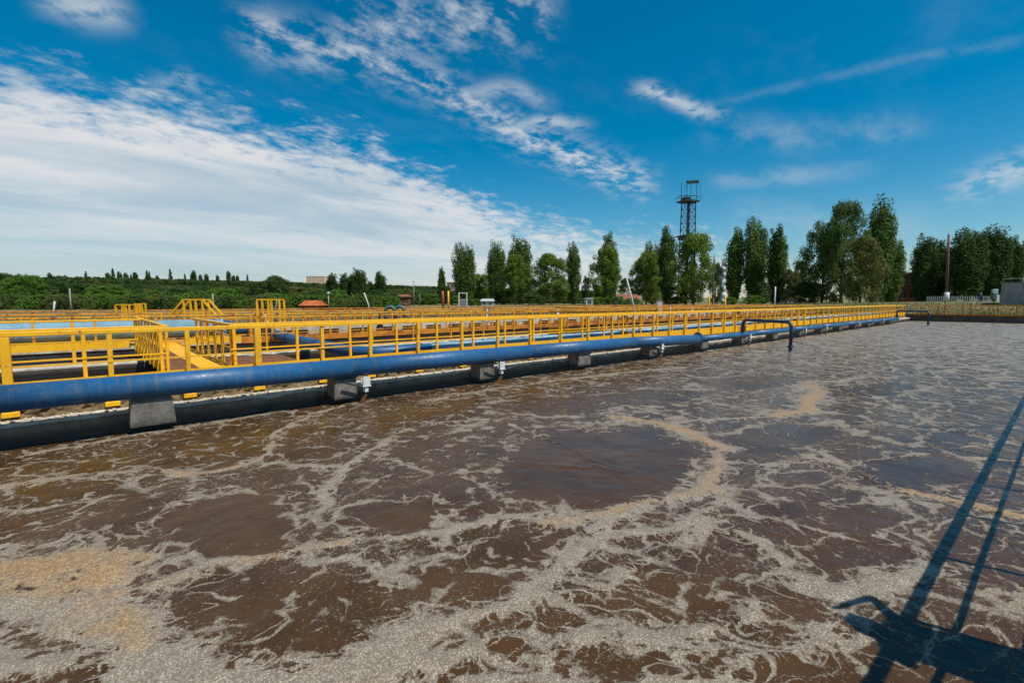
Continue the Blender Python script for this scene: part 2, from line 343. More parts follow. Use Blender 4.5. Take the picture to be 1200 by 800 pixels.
# ---------------------------------------------------------------- water of the aeration tank, with its foam
def vnoise(x, y, seed):
    r = np.random.default_rng(seed); T = r.random((256, 256))
    xi = np.floor(x).astype(int); yi = np.floor(y).astype(int); fx = x-xi; fy = y-yi
    fx = fx*fx*(3-2*fx); fy = fy*fy*(3-2*fy)
    a = T[xi % 256, yi % 256]; b = T[(xi+1) % 256, yi % 256]; c = T[xi % 256, (yi+1) % 256]; d = T[(xi+1) % 256, (yi+1) % 256]
    return (a*(1-fx)+b*fx)*(1-fy)+(c*(1-fx)+d*fx)*fy
def fbm(x, y, seed, o=4):
    s = 0; a = .5; t = 0
    for i in range(o): s = s+a*vnoise(x*2**i+i*17.3, y*2**i+i*9.1, seed+i); t += a; a *= .5
    return s/t
ORANGE = 1
FOAM = [  # (half width in metres, tan?, points traced on the water)
 (.38, .9, [(-80, 670), (0, 668), (60, 665), (118, 668)]), (.10, .5, [(130, 690), (200, 684), (270, 665), (340, 645), (420, 632)]),
 (.26, .35, [(-60, 705), (0, 710), (60, 712), (110, 735)]), (.20, .6, [(90, 700), (130, 722), (150, 750)]), (.17, .0, [(-40, 775), (30, 770), (110, 760), (150, 790)]),
 (.20, .1, [(105, 737), (150, 765), (200, 790), (240, 830)]), (.16, 0, [(200, 792), (262, 784), (330, 800), (400, 790), (457, 760)]),
 (.10, .6, [(-60, 575), (0, 569), (105, 553), (173, 551), (236, 555), (294, 545)]), (.07, .5, [(294, 545), (312, 530), (318, 511), (340, 497), (370, 484), (420, 470)]),
 (.07, 0, [(315, 543), (394, 548), (436, 527), (462, 506), (499, 498), (570, 490)]), (.09, .1, [(394, 548), (388, 569), (386, 590), (399, 606), (430, 621), (472, 624), (525, 619), (600, 606), (640, 600)]),
 (.03, 0, [(404, 590), (446, 582), (499, 585), (530, 595), (527, 615)]), (.05, 0, [(-50, 596), (0, 595), (52, 595), (105, 574), (140, 565)]),
 (.055, 0, [(-40, 640), (0, 632), (31, 616), (79, 600), (121, 579), (173, 556)]), (.055, 0, [(178, 611), (199, 595), (236, 574), (273, 569)]), (.04, 0, [(160, 650), (194, 629), (215, 605), (236, 580)]),
 (.07, .2, [(173, 690), (236, 666), (294, 653), (367, 637), (388, 635)]), (.035, 0, [(405, 630), (420, 642), (441, 674), (457, 711), (472, 716)]), (.035, 0, [(525, 642), (556, 658), (600, 674)]),
 (.12, .2, [(367, 795), (420, 774), (457, 758), (472, 742), (525, 726), (560, 716), (600, 708), (642, 679)]), (.12, .3, [(446, 795), (500, 782), (525, 779), (560, 765), (610, 755)]),
 (.13, .1, [(642, 679), (679, 653), (705, 627), (705, 606), (757, 585)]), (.13, .6, [(640, 612), (700, 600), (757, 585), (800, 577), (826, 572), (850, 574)]),
 (.14, .6, [(826, 579), (831, 553), (847, 527), (831, 516), (810, 506)]), (.17, .9, [(721, 488), (773, 494), (810, 506), (832, 520)]), (.07, .4, [(790, 493), (860, 489), (915, 487)]),
 (.21, .9, [(915, 487), (946, 480), (957, 459), (945, 448)]), (.07, .5, [(945, 448), (978, 446), (1010, 440)]), (.06, 0, [(847, 537), (915, 543)]),
 (.11, .3, [(900, 545), (915, 543), (967, 532), (1009, 552), (1046, 571)]), (.13, .85, [(1040, 570), (1072, 577), (1099, 582), (1151, 593), (1200, 606), (1280, 620)]),
 (.12, 0, [(705, 627), (784, 622), (836, 606), (847, 585)]), (.11, 0, [(784, 627), (836, 616), (894, 637), (936, 674), (978, 690), (1046, 695)]), (.10, 0, [(1046, 695), (1099, 674), (1160, 690), (1240, 705)]),
 (.05, 0, [(560, 610), (600, 606), (679, 606), (720, 600)]), (.10, .1, [(560, 716), (600, 700), (650, 705), (700, 690), (760, 650)]), (.10, 0, [(626, 768), (680, 755), (705, 747), (784, 747), (862, 721), (905, 700)]),
 (.10, 0, [(784, 747), (840, 770), (894, 779), (967, 747), (1000, 720)]), (.08, 0, [(560, 800), (640, 795), (700, 800), (810, 795), (880, 790)]), (.05, 0, [(904, 606), (967, 621), (1046, 632), (1072, 645), (1110, 690)]),
 (.05, 0, [(600, 500), (650, 515), (700, 540), (745, 550)]), (.045, 0, [(560, 530), (620, 545), (700, 545), (740, 552)]), (.05, 0, [(600, 440), (680, 445), (760, 455), (830, 470), (915, 487)]),
 (.06, .3, [(700, 470), (760, 480), (800, 490)]), (.06, 0, [(978, 446), (1040, 470), (1100, 500), (1200, 520)]), (.05, 0, [(1009, 540), (1080, 530), (1200, 540)]), (.06, .3, [(830, 420), (900, 430), (960, 440)]),
 (.10, .4, [(500, 468), (600, 452), (700, 440), (800, 430)]), (.10, .3, [(40, 530), (150, 510), (250, 495), (330, 480)]),
]
BOILS = [  # round patches of open water between the foam: (x, y, rx, ry as seen, how still)
 (60, 577, 62, 16, .4), (150, 595, 35, 15, .3), (280, 610, 72, 35, .9), (290, 642, 85, 16, .7), (465, 600, 60, 17, .9), (350, 532, 32, 9, .5), (300, 722, 126, 60, .25), (540, 682, 72, 44, .25), (405, 705, 66, 48, .3),
 (25, 760, 34, 12, .6), (60, 797, 34, 14, .6), (592, 762, 30, 10, .4), (500, 799, 36, 10, .4), (228, 597, 34, 14, .5), (8, 625, 20, 12, .5), (525, 536, 66, 20, .4), (586, 640, 36, 14, .3), (120, 625, 50, 14, .5), (90, 545, 60, 10, .3),
 (700, 546, 118, 45, .95), (920, 508, 70, 14, .5), (900, 533, 42, 10, .5), (945, 560, 38, 8, .3), (935, 596, 43, 13, .4), (1025, 605, 42, 21, .4), (1000, 648, 74, 20, .4), (930, 695, 55, 32, .25), (1075, 555, 70, 19, .7),
 (655, 625, 42, 17, .3), (618, 645, 34, 30, .3), (700, 702, 62, 17, .3), (800, 712, 62, 13, .4), (690, 786, 62, 34, .3), (815, 770, 55, 19, .4), (910, 778, 52, 20, .4), (608, 762, 20, 14, .4), (765, 657, 36, 13, .3), (765, 606, 30, 9, .3),
 (845, 601, 24, 8, .3), (1020, 457, 60, 8, .5), (880, 448, 60, 8, .5), (1140, 627, 46, 20, .3), (1162, 682, 42, 19, .3), (1100, 692, 30, 10, .3), (1125, 515, 50, 9, .4), (760, 465, 60, 9, .4), (640, 475, 70, 11, .4), (470, 505, 60, 10, .3), (150, 640, 70, 12, .5), (200, 540, 55, 8, .3), (640, 425, 80, 6, .3), (1050, 745, 60, 25, .4), (1150, 780, 60, 20, .4), (980, 735, 30, 10, .3)]
def water():
    ul = np.concatenate([np.arange(-14, -3, .35), np.arange(-3, 12, .045), np.arange(12, 28, .12), np.arange(28, 79.3, .4), [79.3]])
    vl = np.concatenate([np.arange(-.62, 9, .045), np.arange(9, 12.1, .08), [12.14]])
    U, V = np.meshgrid(ul, vl, indexing='ij'); U = U.astype(float)
    wu = (fbm(U*1.1, V*1.1, 3)-.5)*.75 + (fbm(U*4.5, V*4.5, 5)-.5)*.36; wv = (fbm(U*1.1+40, V*1.1, 13)-.5)*.75 + (fbm(U*4.5+9, V*4.5, 15)-.5)*.36
    X = U+wu*.45; Y = V+wv*.45
    mod = .55+.9*fbm(U*2.2, V*2.2, 21)
    ha = np.zeros(U.shape); fo = np.full(U.shape, -1.0); tn = np.zeros(U.shape)
    for w, tan, pts in FOAM:
        P = [at(x, y, 0) for x, y in pts]
        P = [(p.x, p.y) for p in P]
        xs = [p[0] for p in P]; ys = [p[1] for p in P]
        m = (X > min(xs)-1.6) & (X < max(xs)+1.6) & (Y > min(ys)-1.6) & (Y < max(ys)+1.6)
        if not m.any(): continue
        x = X[m]; y = Y[m]; best = np.full(x.shape, 9.0)
        for a, b in zip(P[:-1], P[1:]):
            dx, dy = b[0]-a[0], b[1]-a[1]; L2 = dx*dx+dy*dy
            t = np.clip(((x-a[0])*dx+(y-a[1])*dy)/L2, 0, 1)
            best = np.minimum(best, np.hypot(x-a[0]-t*dx, y-a[1]-t*dy))
        ww = w*mod[m]*1.08
        s = (ww-best)/np.maximum(ww, .08)            # 1 on the axis, 0 at the edge
        ha[m] = np.maximum(ha[m], np.exp(-np.maximum(best-ww*.5, 0)/(.06+1.15*w))*min(1, .3+w/.14*.6))
        fo[m] = np.maximum(fo[m], np.maximum(s, -1.0))
        tn[m] = np.maximum(tn[m], tan*np.clip(s+.15, 0, 1)**.6)
    # the boils, traced as they are seen and laid down on the water plane
    bu = (fbm(U*1.9+5, V*1.9, 51, 3)-.5)*.75+(fbm(U*.7, V*.7, 57, 2)-.5)*.8; bv = (fbm(U*1.9, V*1.9+8, 53, 3)-.5)*.6+(fbm(U*.7+3, V*.7, 59, 2)-.5)*.6
    damp = np.clip(.35+U*.03+V*.05, .3, 1); Xw = U+wu*.25+bu*damp; Yw = V+wv*.25+bv*damp; dep_ = Xw*FW.x+Yw*FW.y-EYE*FW.z; dep_ = np.maximum(dep_, .3)
    PX = 600+FPX*(Xw*RT.x+Yw*RT.y)/dep_; PY = 400-FPX*(Xw*UP.x+Yw*UP.y-EYE*UP.z)/dep_
    bo = np.full(U.shape, -1.0); calm = np.zeros(U.shape)
    for cx, cy, rx, ry, st in BOILS:
        e = 1-(np.abs((PX-cx)/(rx*1.05))**2.3+np.abs((PY-cy+(PX-cx)*.05)/(ry*1.05))**2.3)**(1/2.3); bo = np.maximum(bo, e); calm = np.maximum(calm, (st-.12)*np.clip(e*3.5, 0, 1))
    fo = np.clip(fo, -1, 1)
    # gentle relief: the boil of the aeration and the thickness of the foam
    Z = (fbm(U*1.3, V*1.3, 31)-.5)*.035 + (fbm(U*5, V*5, 33)-.5)*.014 + np.clip(fo, 0, .5)*.03
    Z = Z-.01
    nu, nv = U.shape; co = np.stack([U, V, Z], -1).reshape(-1, 3)
    i = np.arange((nu-1)*nv).reshape(nu-1, nv)[:, :-1].ravel(); q = np.stack([i, i+nv, i+nv+1, i+1], 1)
    me = bpy.data.meshes.new('tank_water'); me.vertices.add(len(co)); me.vertices.foreach_set('co', co.ravel())
    me.loops.add(q.size); me.loops.foreach_set('vertex_index', q.ravel()); me.polygons.add(len(q))
    me.polygons.foreach_set('loop_start', np.arange(0, q.size, 4)); me.polygons.foreach_set('use_smooth', np.ones(len(q), bool))
    me.update(calc_edges=True)
    for nm, arr in (('foam', fo), ('tan', tn), ('halo', ha), ('boil', bo), ('calm', calm)):
        a = me.attributes.new(nm, 'FLOAT', 'POINT'); a.data.foreach_set('value', arr.ravel().astype(np.float32))
    return me
def water_mat(nt, b):
    g = G(nt); p = g.geo(); att = g.attr('foam').outputs['Fac']; tan = g.attr('tan').outputs['Fac']
    flat2 = g.mapv(p, (1, 1, 0))
    w1 = g.noise(flat2, .55, 3, .5, 0, True); w2 = g.noise(flat2, 2.6, 4, .6, 0, True); w3 = g.noise(flat2, 11, 4, .65, 0, True)
    def warp(v, n, a):
        q = g.vm('SUBTRACT', n, (.5, .5, .5)); q = g.vm('MULTIPLY', q, (a, a, 0)); return g.vm('ADD', v, q)
    q1 = warp(warp(warp(flat2, w1, 1.3), w2, .24), w3, .06)
    q2 = warp(warp(warp(g.mapv(flat2, (1, 1, 0), (31, 7, 0)), w1, 1.0), w2, .28), w3, .06)
    e1 = g.voro(q1, .85, 'DISTANCE_TO_EDGE').outputs['Distance']; e2 = g.voro(q2, 2.1, 'DISTANCE_TO_EDGE').outputs['Distance']
    lowm = g.noise(flat2, .7, 3, .6); med = g.noise(flat2, 3.2, 4, .6); fine = g.noise(flat2, 16, 5, .7); grain = g.noise(flat2, 55, 3, .7)
    halo = g.attr('halo').outputs['Fac']; sx = g.N.new('ShaderNodeSeparateXYZ'); g.L.new(p, sx.inputs[0]); down = g.ss(sx.outputs[0], 6, 45)
    e5 = g.voro(warp(warp(g.mapv(flat2, (1, 1, 0), (11, 23, 0)), w1, 1.2), w2, .30), 2.3, 'SMOOTH_F1'); e5 = e5.outputs['Distance']
    sol = g.math('ADD', att, g.math('MULTIPLY', g.math('SUBTRACT', med, .5), 1.7))
    boil = g.attr('boil').outputs['Fac']; calm = g.attr('calm').outputs['Fac']
    bj = g.math('ADD', boil, g.math('MULTIPLY', g.math('SUBTRACT', med, .5), .75)); inside = g.ss(bj, -.02, .14)
    sol = g.math('SUBTRACT', sol, g.ss(e5, .42, .12, 0, .6)); sol = g.math('SUBTRACT', sol, g.math('MULTIPLY', inside, 2.2))
    rim = g.math('MULTIPLY', g.math('SUBTRACT', g.ss(lowm, .36, .62, .0, .125), g.math('ABSOLUTE', g.math('ADD', bj, .05))), 7)
    def iso(v, scale, det, w):          # curved filaments: level lines of a smooth field
        n = g.noise(v, scale, det, .45, .0); d = g.math('ABSOLUTE', g.math('SUBTRACT', n, .5)); return g.math('SUBTRACT', w, d)
    thick = g.ss(med, .35, .66, -.006, .026)
    i1 = iso(warp(flat2, w1, .8), 1.25, 2, g.math('ADD', thick, g.math('MULTIPLY', g.math('ADD', halo, down), .026)))
    i2 = iso(warp(g.mapv(flat2, (1, 1, 0), (70, 9, 0)), w1, .9), 2.9, 2, g.math('ADD', g.math('MULTIPLY', thick, .8), g.math('MULTIPLY', g.math('SUBTRACT', g.math('ADD', halo, down), .04), .05)))
    i3 = iso(warp(g.mapv(flat2, (1, 1, 0), (20, 59, 0)), w2, .35), 8.5, 2, g.math('MULTIPLY', g.math('SUBTRACT', g.math('ADD', halo, g.math('MULTIPLY', lowm, .5)), .50), .11))
    t1 = g.math('ADD', g.ss(med, .35, .66, -.002, .05), g.math('MULTIPLY', halo, .045)); t1 = g.math('ADD', t1, g.math('MULTIPLY', down, .10)); v1 = g.math('SUBTRACT', t1, e1)
    veins = g.math('MAXIMUM', g.math('MULTIPLY', v1, 14), g.math('MULTIPLY', i1, 34))
    veins = g.math('MAXIMUM', veins, g.math('MAXIMUM', g.math('MULTIPLY', i2, 26), g.math('MULTIPLY', i3, 15)))
    base = g.math('MULTIPLY', g.math('SUBTRACT', sol, .16), 2.1)
    veins = g.math('SUBTRACT', veins, g.math('MULTIPLY', calm, 1.0))
    f = g.math('MAXIMUM', g.math('MAXIMUM', base, rim), veins)
    # crumbs of foam adrift in the open water
    cl_ = g.math('ADD', g.math('MULTIPLY', g.math('SUBTRACT', lowm, .52), 3.2), g.math('MULTIPLY', down, .35))
    crumb = g.math('ADD', g.math('MULTIPLY', g.math('SUBTRACT', g.noise(q2, 10, 5, .72), .60), 6), cl_)
    crumb2 = g.math('ADD', g.math('MULTIPLY', g.math('SUBTRACT', g.noise(q2, 34, 4, .7), .575), 8), g.math('MULTIPLY', cl_, .5))
    f = g.math('MAXIMUM', f, g.math('SUBTRACT', g.math('MAXIMUM', crumb, crumb2), g.math('MULTIPLY', calm, .9)))
    f = g.math('ADD', f, g.math('MULTIPLY', g.math('SUBTRACT', fine, .5), 1.15))
    f = g.math('ADD', f, g.math('MULTIPLY', g.math('SUBTRACT', grain, .5), 1.0))
    foam = g.ss(f, -.02, .26)
    body = g.ss(f, .1, .8)
    # colours
    wat = g.mix(g.ss(g.noise(flat2, 1.1, 3), .35, .7), (.074, .036, .011), (.048, .023, .006))
    bub = g.voro(warp(flat2, w3, .03), 48).outputs['Distance']; bub2 = g.voro(flat2, 150).outputs['Distance']
    fc = g.mix(g.ss(g.noise(flat2, 75, 3, .75), .36, .64), (.20, .17, .125), (.49, .43, .335))
    fc = g.mix(g.math('MULTIPLY', g.ss(g.noise(flat2, 7, 6, .7, .4), .42, .62), .45), fc, (.17, .14, .105))
    tanm = g.math('MULTIPLY', g.ss(g.math('ADD', tan, g.math('MULTIPLY', g.math('SUBTRACT', med, .5), 1.3)), .15, .95), .92)
    fc = g.mix(tanm, fc, g.mix(g.ss(fine, .3, .7), (.30, .155, .05), (.55, .36, .17)))
    big = g.voro(warp(flat2, w3, .05), 19).outputs['Distance']; pat = g.ss(g.noise(flat2, 6, 4, .65), .38, .62, .15, 1)
    fc = g.mix(g.math('MULTIPLY', g.math('MULTIPLY', g.ss(bub, .19, .03), .85), pat), fc, (.82, .78, .72))  # white bubble dots, small then large, with sparkle painted into the foam colour
    fc = g.mix(g.math('MULTIPLY', g.math('MULTIPLY', g.ss(big, .11, .03), .8), pat), fc, (.88, .86, .82))
    fc = g.mix(g.math('MULTIPLY', g.ss(bub, .36, .60), .6), fc, (.12, .085, .055))
    c = g.mix(g.math('MULTIPLY', foam, g.ss(body, 0, 1, .62, 1)), wat, fc)
    g.put(b, 'Base Color', c)
    g.put(b, 'Roughness', g.ss(foam, 0, 1, .07, .36)); b.inputs['IOR'].default_value = 1.33
    rip = g.noise(g.mapv(flat2, (1, 1.3, 0)), 5.5, 5, .62, .6); rip2 = g.noise(flat2, 26, 3, .6)
    n0 = g.bump(g.math('ADD', rip, g.math('MULTIPLY', rip2, .12)), .45, .022)
    hb = g.math('ADD', g.math('MULTIPLY', g.ss(bub, .55, .05), .6), g.math('MULTIPLY', g.noise(flat2, 7, 2, .5), 2.0))
    hb = g.math('MULTIPLY', hb, foam); hb = g.math('ADD', hb, g.math('MULTIPLY', foam, .5))
    g.put(b, 'Normal', g.bump(hb, .55, .016, n0))
WAT = mat('foaming_water', water_mat)
me = water(); me.materials.append(WAT); tag(link('water', me), 'brown aerated tank water veined with grey and tan foam', kind='structure')
def still(nt, b):
    g = G(nt); p = g.geo(); n = g.noise(g.mapv(p, (.4, 1, 1)), 1.5, 5, .6); n2 = g.noise(p, 9, 4, .6)
    g.put(b, 'Base Color', g.mix(g.ss(n, .5, .75), (.055, .022, .009), (.20, .16, .11))); b.inputs['Roughness'].default_value = .12
    g.put(b, 'Normal', g.bump(n2, .4, .02))
STILL = mat('dark_basin_water', still)
U0, U1, VB = -70.0, 79.5, 37.8          # the basin block: along X and its far edge in Y
MB().box(U0, U1, 13.75, 19.15, -.3, -.02).build('water', STILL)['kind'] = 'structure'
MB().box(U0, U1, 24.0, 28.2, -.3, -.02).build('water', STILL)['kind'] = 'structure'
MB().box(U0, U1, 30.0, 36.2, -.3, -.02).build('water', STILL)['kind'] = 'structure'

# ---------------------------------------------------------------- ground to the horizon (with a hole for the basins), hill on the left
def ss(a, b, x): t = min(1, max(0, (x-a)/(b-a))); return t*t*(3-2*t)
def hgt(x, y):
    z = .9 + 1.35*ss(86, 118, x)*ss(70, 20, y)
    r = math.hypot(x, y); th = math.degrees(math.atan2(y, x))-math.degrees(YAW)      # + = left of the view
    amp = 5 + 10.5*ss(-25, 15, th)
    z += amp*ss(230, 720, r)*(1+.06*math.sin(th*.21+1)+.03*math.sin(th*.9))
    return z
def ground():
    def lines(a, b):
        out = []; s = 4.0; x = b
        while x < 3800: s *= 1.17; x += s; out.append(x)
        lo = []; s = 4.0; x = a
        while x > -3800: s *= 1.17; x -= s; lo.append(x)
        inner = list(np.linspace(a, b, max(2, int((b-a)/6)+1)))
        return lo[::-1]+inner+out
    xs = lines(U0, U1+.6); ys = lines(-3.0, VB)
    v = [(x, y, hgt(x, y)) for x in xs for y in ys]; ny = len(ys); f = []
    for i in range(len(xs)-1):
        for j in range(ny-1):
            cx, cy = (xs[i]+xs[i+1])/2, (ys[j]+ys[j+1])/2
            if U0 < cx < U1+.6 and -3 < cy < VB: continue
            a = i*ny+j; f.append((a, a+ny, a+ny+1, a+1))
    me = bpy.data.meshes.new('ground'); me.from_pydata(v, [], f); me.polygons.foreach_set('use_smooth', [True]*len(f)); return me
def grass(nt, b):
    g = G(nt); p = g.geo(); n = g.noise(p, .12, 5, .6); n2 = g.noise(p, 2.5, 6, .7)
    c = g.mix(g.ss(n, .35, .65), (.085, .11, .028), (.22, .17, .065)); c = g.mix(g.math('MULTIPLY', g.ss(n2, .4, .7), .5), c, (.045, .06, .018))
    g.put(b, 'Base Color', c); b.inputs['Roughness'].default_value = .95; g.put(b, 'Normal', g.bump(n2, .8, .08))
GRASS = mat('dry_grass', grass); me = ground(); me.materials.append(GRASS); tag(link('ground', me), 'dry grassy ground rising to a wooded hill', kind='structure')

# ---------------------------------------------------------------- concrete of the basins
def edge_wall(v0, v1, z1, zl, name, label, m, capm, u0=U0, u1=U1, rough=.03, seed=1):
    """tank wall running along X: body with an uneven chipped top edge"""
    t = thing(name, label, 'wall', (0, v0, 0))
    r = random.Random(seed); n = int((u1-u0)/.33); vs = []; fs = []
    prof = [(0, zl), (0, z1-.05), (.03, z1), (v1-v0, z1), (v1-v0, zl)]
    for i in range(n+1):
        x = u0+(u1-u0)*i/n; j = r.uniform(0, rough) + (rough*2.2 if r.random() < .12 else 0)
        for k, (y, z) in enumerate(prof):
            vs.append((x, y+(j if k in (1, 2) else 0), z-(j*.9 if k == 1 else (r.uniform(0, rough*.5) if k == 2 else 0))))
    for i in range(n):
        for k in range(4):
            a = i*5+k; fs.append((a, a+5, a+6, a+1))
    b = MB(); b.v = vs; b.f = fs; b.sm = [False]*len(fs); o = b.build('wall_body', m, t); o.data.materials.append(capm)
    o.data.polygons.foreach_set('material_index', [1 if k in (1, 2) else 0 for i in range(n) for k in range(4)])
    return t
edge_wall(12.14, 13.75, .42, -2, 'tank_wall', 'stained concrete tank wall with a chipped ledge under the blue pipe', CONW, CONP, seed=4)
edge_wall(19.15, 19.75, .72, -2, 'tank_wall', 'pale concrete wall edge below the second line of yellow railings', CONW2, CONP, seed=6)
edge_wall(22.9, 24.0, .70, -2, 'tank_wall', 'dark concrete wall under the weathered yellow beam', CONW2, CON, seed=8)
edge_wall(28.2, 30.0, .72, -2, 'tank_wall', 'concrete wall carrying the third walkway of the basins', CONP, CON, seed=9)
edge_wall(36.2, VB, .88, -2, 'tank_wall', 'concrete wall along the far side of the last basin', CON, CON, seed=10)
# floor of the channel between the walls 19.75 and 22.9
MB().box(U0, U1, 19.75, 22.9, -1.2, .1).build('channel_floor', CON)['kind'] = 'structure'
b = MB().box(U1, U1+.6, -3.0, VB, -2, .90); tag(b.build('tank_wall', mat('dark_end_wall', rough_stone((.085, .08, .07), (.04, .037, .03), 1.5, wet=.2))), 'dark concrete wall closing the far end of the tank', 'wall')
tag(MB().box(U0-.6, U0, -3.0, VB, -2, .90).build('tank_wall', CON), 'concrete wall at the near end of the basins beyond the left of view', 'wall')
# rough infill under the walkway, above the ledge
def rubble():
    n = 900; vs = []; fs = []; r = random.Random(3); u0, u1 = -20, U1; rows = 5
    for i in range(n+1):
        x = u0+(u1-u0)*(i/n)**1.35
        for k in range(rows):
            z = .40+.30*k/(rows-1); vs.append((x, 12.64+r.uniform(-.09, .03)-(0.04 if k == 0 else 0), z+r.uniform(-.03, .03)))
    for i in range(n):
        for k in range(rows-1): a = i*rows+k; fs.append((a, a+rows, a+rows+1, a+1))
    b = MB(); b.v = vs; b.f = fs; b.sm = [False]*len(fs); o = b.build('rubble_infill', RUB); tag(o, 'crumbling brown rubble infill between ledge and walkway', 'rubble', kind='stuff')
rubble()
# scattered stones lying on the ledge
def stones():
    b = MB(); r = random.Random(5)
    for i in range(900):
        x = -3+ (r.random()**1.6)*60; y = r.uniform(12.2, 12.5); s = r.uniform(.01, .05)
        n = len(b.v); b.v += [(x+r.uniform(.6, 1.3)*s*a, y+r.uniform(.6, 1.3)*s*c, .42+r.uniform(.5, 1.1)*s*max(0, d)) for a, c, d in ((-1, 0, 0), (0, -1, 0), (1, 0, 0), (0, 1, 0), (0, 0, 1))]
        b.f += [(n, n+1, n+4), (n+1, n+2, n+4), (n+2, n+3, n+4), (n+3, n, n+4)]; b.sm += [False]*4
    tag(b.build('debris', CONP), 'loose stones and grit lying along the wall ledge', 'debris', kind='stuff')
stones()

# ---------------------------------------------------------------- railings and walkways
def post_mesh(w, z0, z1, m, d=None): return MB().box(-w/2, w/2, -(d or w)/2, (d or w)/2, z0, z1, .006).mesh('post', m)
def railing(label, p0, p1, posts, z0, z1, m, w=.075, topw=.085, toph=.075, mids=(1.38,), group=None, big=(), name='railing', midh=.035):
    """posts: distances along p0->p1"""
    p0 = Vector(p0); p1 = Vector(p1); d = p1-p0; L = d.length; rz = math.atan2(d.y, d.x)
    t = thing(name, label, 'railing', (p0.x, p0.y, 0), rz, group)
    b = MB(); n = max(1, int(L/6))
    for i in range(n):
        dz = random.uniform(-.006, .006)
        b.box(L*i/n+(.003 if i else 0), L*(i+1)/n, -topw/2, topw/2, z1-toph+dz, z1+dz, .008)
    b.build('top_rail', m, t)
    for zm in mids:
        q = link('mid_rail', MB().box(0, L, -topw/2-.004, -topw/2+.018, zm-midh/2, zm+midh/2).mesh('mid_rail', m), t)
    pm = post_mesh(w, z0, z1-toph, m); pb = post_mesh(w*1.6, z0, z1-toph, m) if big else None
    for i, s in enumerate(posts):
        o = link('post', pb if i in big else pm, t, (s, 0, 0)); o.rotation_euler = (R(random.uniform(-.5, .5)), R(random.uniform(-.5, .5)), 0)
    return t
def steps(a, b, s, jit=0): 
    out = []; x = a
    while x <= b: out.append(x+random.uniform(-jit, jit)); x += s
    return out
nearA = [-1.06, .38, 1.70, 3.10, 4.63, 5.95, 7.48, 9.10, 10.6, 12.15, 13.8, 15.45, 17.05, 18.65]
nearA = steps(-26.5, -2, 1.5)+nearA+steps(20.2, 78.6, 1.5, .03)
railing('bright yellow railing nearest the tank, right behind the blue pipe', (-28, 12.60), (79, 12.60), [u+28 for u in nearA], .70, 2.02, YEL, w=.085, topw=.10, toph=.085, big=(nearA.index(-1.06), nearA.index(3.10)))
fa = steps(-27, .2, 1.5) + [1.35]; fb = steps(2.85, 78, 1.5)
railing('yellow railing on the inner side of the first walkway, left of the cross bridge', (-28, 13.68), (1.45, 13.68), [u+28 for u in fa], .8, 2.02, YEL, w=.07)
railing('yellow railing on the inner side of the first walkway, right of the cross bridge', (2.75, 13.68), (79, 13.68), [u-2.75 for u in fb], .8, 2.02, YEL, w=.07)
# first walkway: deck, side plates, brackets
t = thing('walkway', 'yellow steel walkway running along the near tank behind the blue pipe', 'walkway', (0, 12.6, 0))
MB().box(-28, 79, .055, 1.02, .90, .94).build('deck', YEL2, t)
MB().box(-28, 79, .047, .056, .72, 1.095).build('side_plate', YEL, t); MB().box(-28, 79, 1.03, 1.04, .72, .955).build('side_plate', YEL, t)
brm = MB().box(-.12, .12, -.07, .05, .47, .56, .008).mesh('bracket', YEL)
for u in nearA: link('bracket', brm, t, (u, 0, 0))
# cross bridge over the second basin at the left
t = thing('walkway', 'short yellow cross bridge with tall toe plates over the dark basin', 'walkway', (1.5, 13.7, 0))
MB().box(0, .62, .02, 9.2, .90, .925).build('grating', RUST, t); MB().box(.63, 1.24, .02, 9.2, .90, .93).build('deck', YEL, t)
MB().box(-.02, -.008, .02, 9.2, .72, .96).build('toe_plate', YEL, t); MB().box(1.245, 1.258, .02, 9.2, .72, .985).build('toe_plate', YEL, t)
railing('railing of yellow posts on the left side of the cross bridge', (1.46, 13.8), (1.46, 23.0), steps(.02, 9.1, .98), .72, 2.02, YEL, w=.06, mids=(1.38, 1.70))
railing('railing of yellow posts on the right side of the cross bridge', (2.80, 13.8), (2.80, 19.2), steps(.02, 5.3, .98), .72, 2.02, YEL, w=.07, mids=(1.38, 1.70))
o_ = MB().tube([(-30, 17, .86), (1.1, 17, .86)], .05, 10).build('pipe', CONP); tag(o_, 'thin pale pipe lying low over the dark basin left of the cross bridge', 'pipe')
MB_ = MB().box(2.95, 5.0, 14.6, 17.6, .72, .76); tag(MB_.build('cover_plate', RUST), 'rusty brown steel cover plate beside the cross bridge', 'cover plate')
# second walkway
GR = None
railing('weathered yellow railing on the pale wall across the second basin', (-60, 19.35), (1.45, 19.35), steps(.3, 61.4, 2.05, .05), .72, 2.02, YEL, w=.085, topw=.07, toph=.06)
railing('weathered yellow railing of the second walkway running on behind the long pale pipe', (2.75, 19.35), (79, 19.35), steps(.3, 76, 2.05, .05), .72, 2.02, YEL2, w=.07, topw=.07, toph=.06)
railing('orange yellow railing above the weathered beam beyond the second basin', (-60, 23.2), (79, 23.2), steps(.9, 138, 1.7, .05), .9, 2.02, YEL2, w=.07, topw=.07, toph=.06, mids=(1.45,))
t = thing('walkway', 'weathered yellow beam walkway beyond the second basin', 'walkway', (0, 23.1, 0))
MB().box(-60, 79, -.3, 1.1, .93, .97).build('deck', YEL2, t); MB().box(-60, 1.3, -.33, -.305, .86, 1.12).build('side_plate', YEL, t); MB().box(3.0, 5.0, -.33, -.305, .86, 1.12).build('side_plate', YEL, t); MB().box(5.0, 79, -.33, -.305, .79, 1.07).build('side_plate', ORA, t)
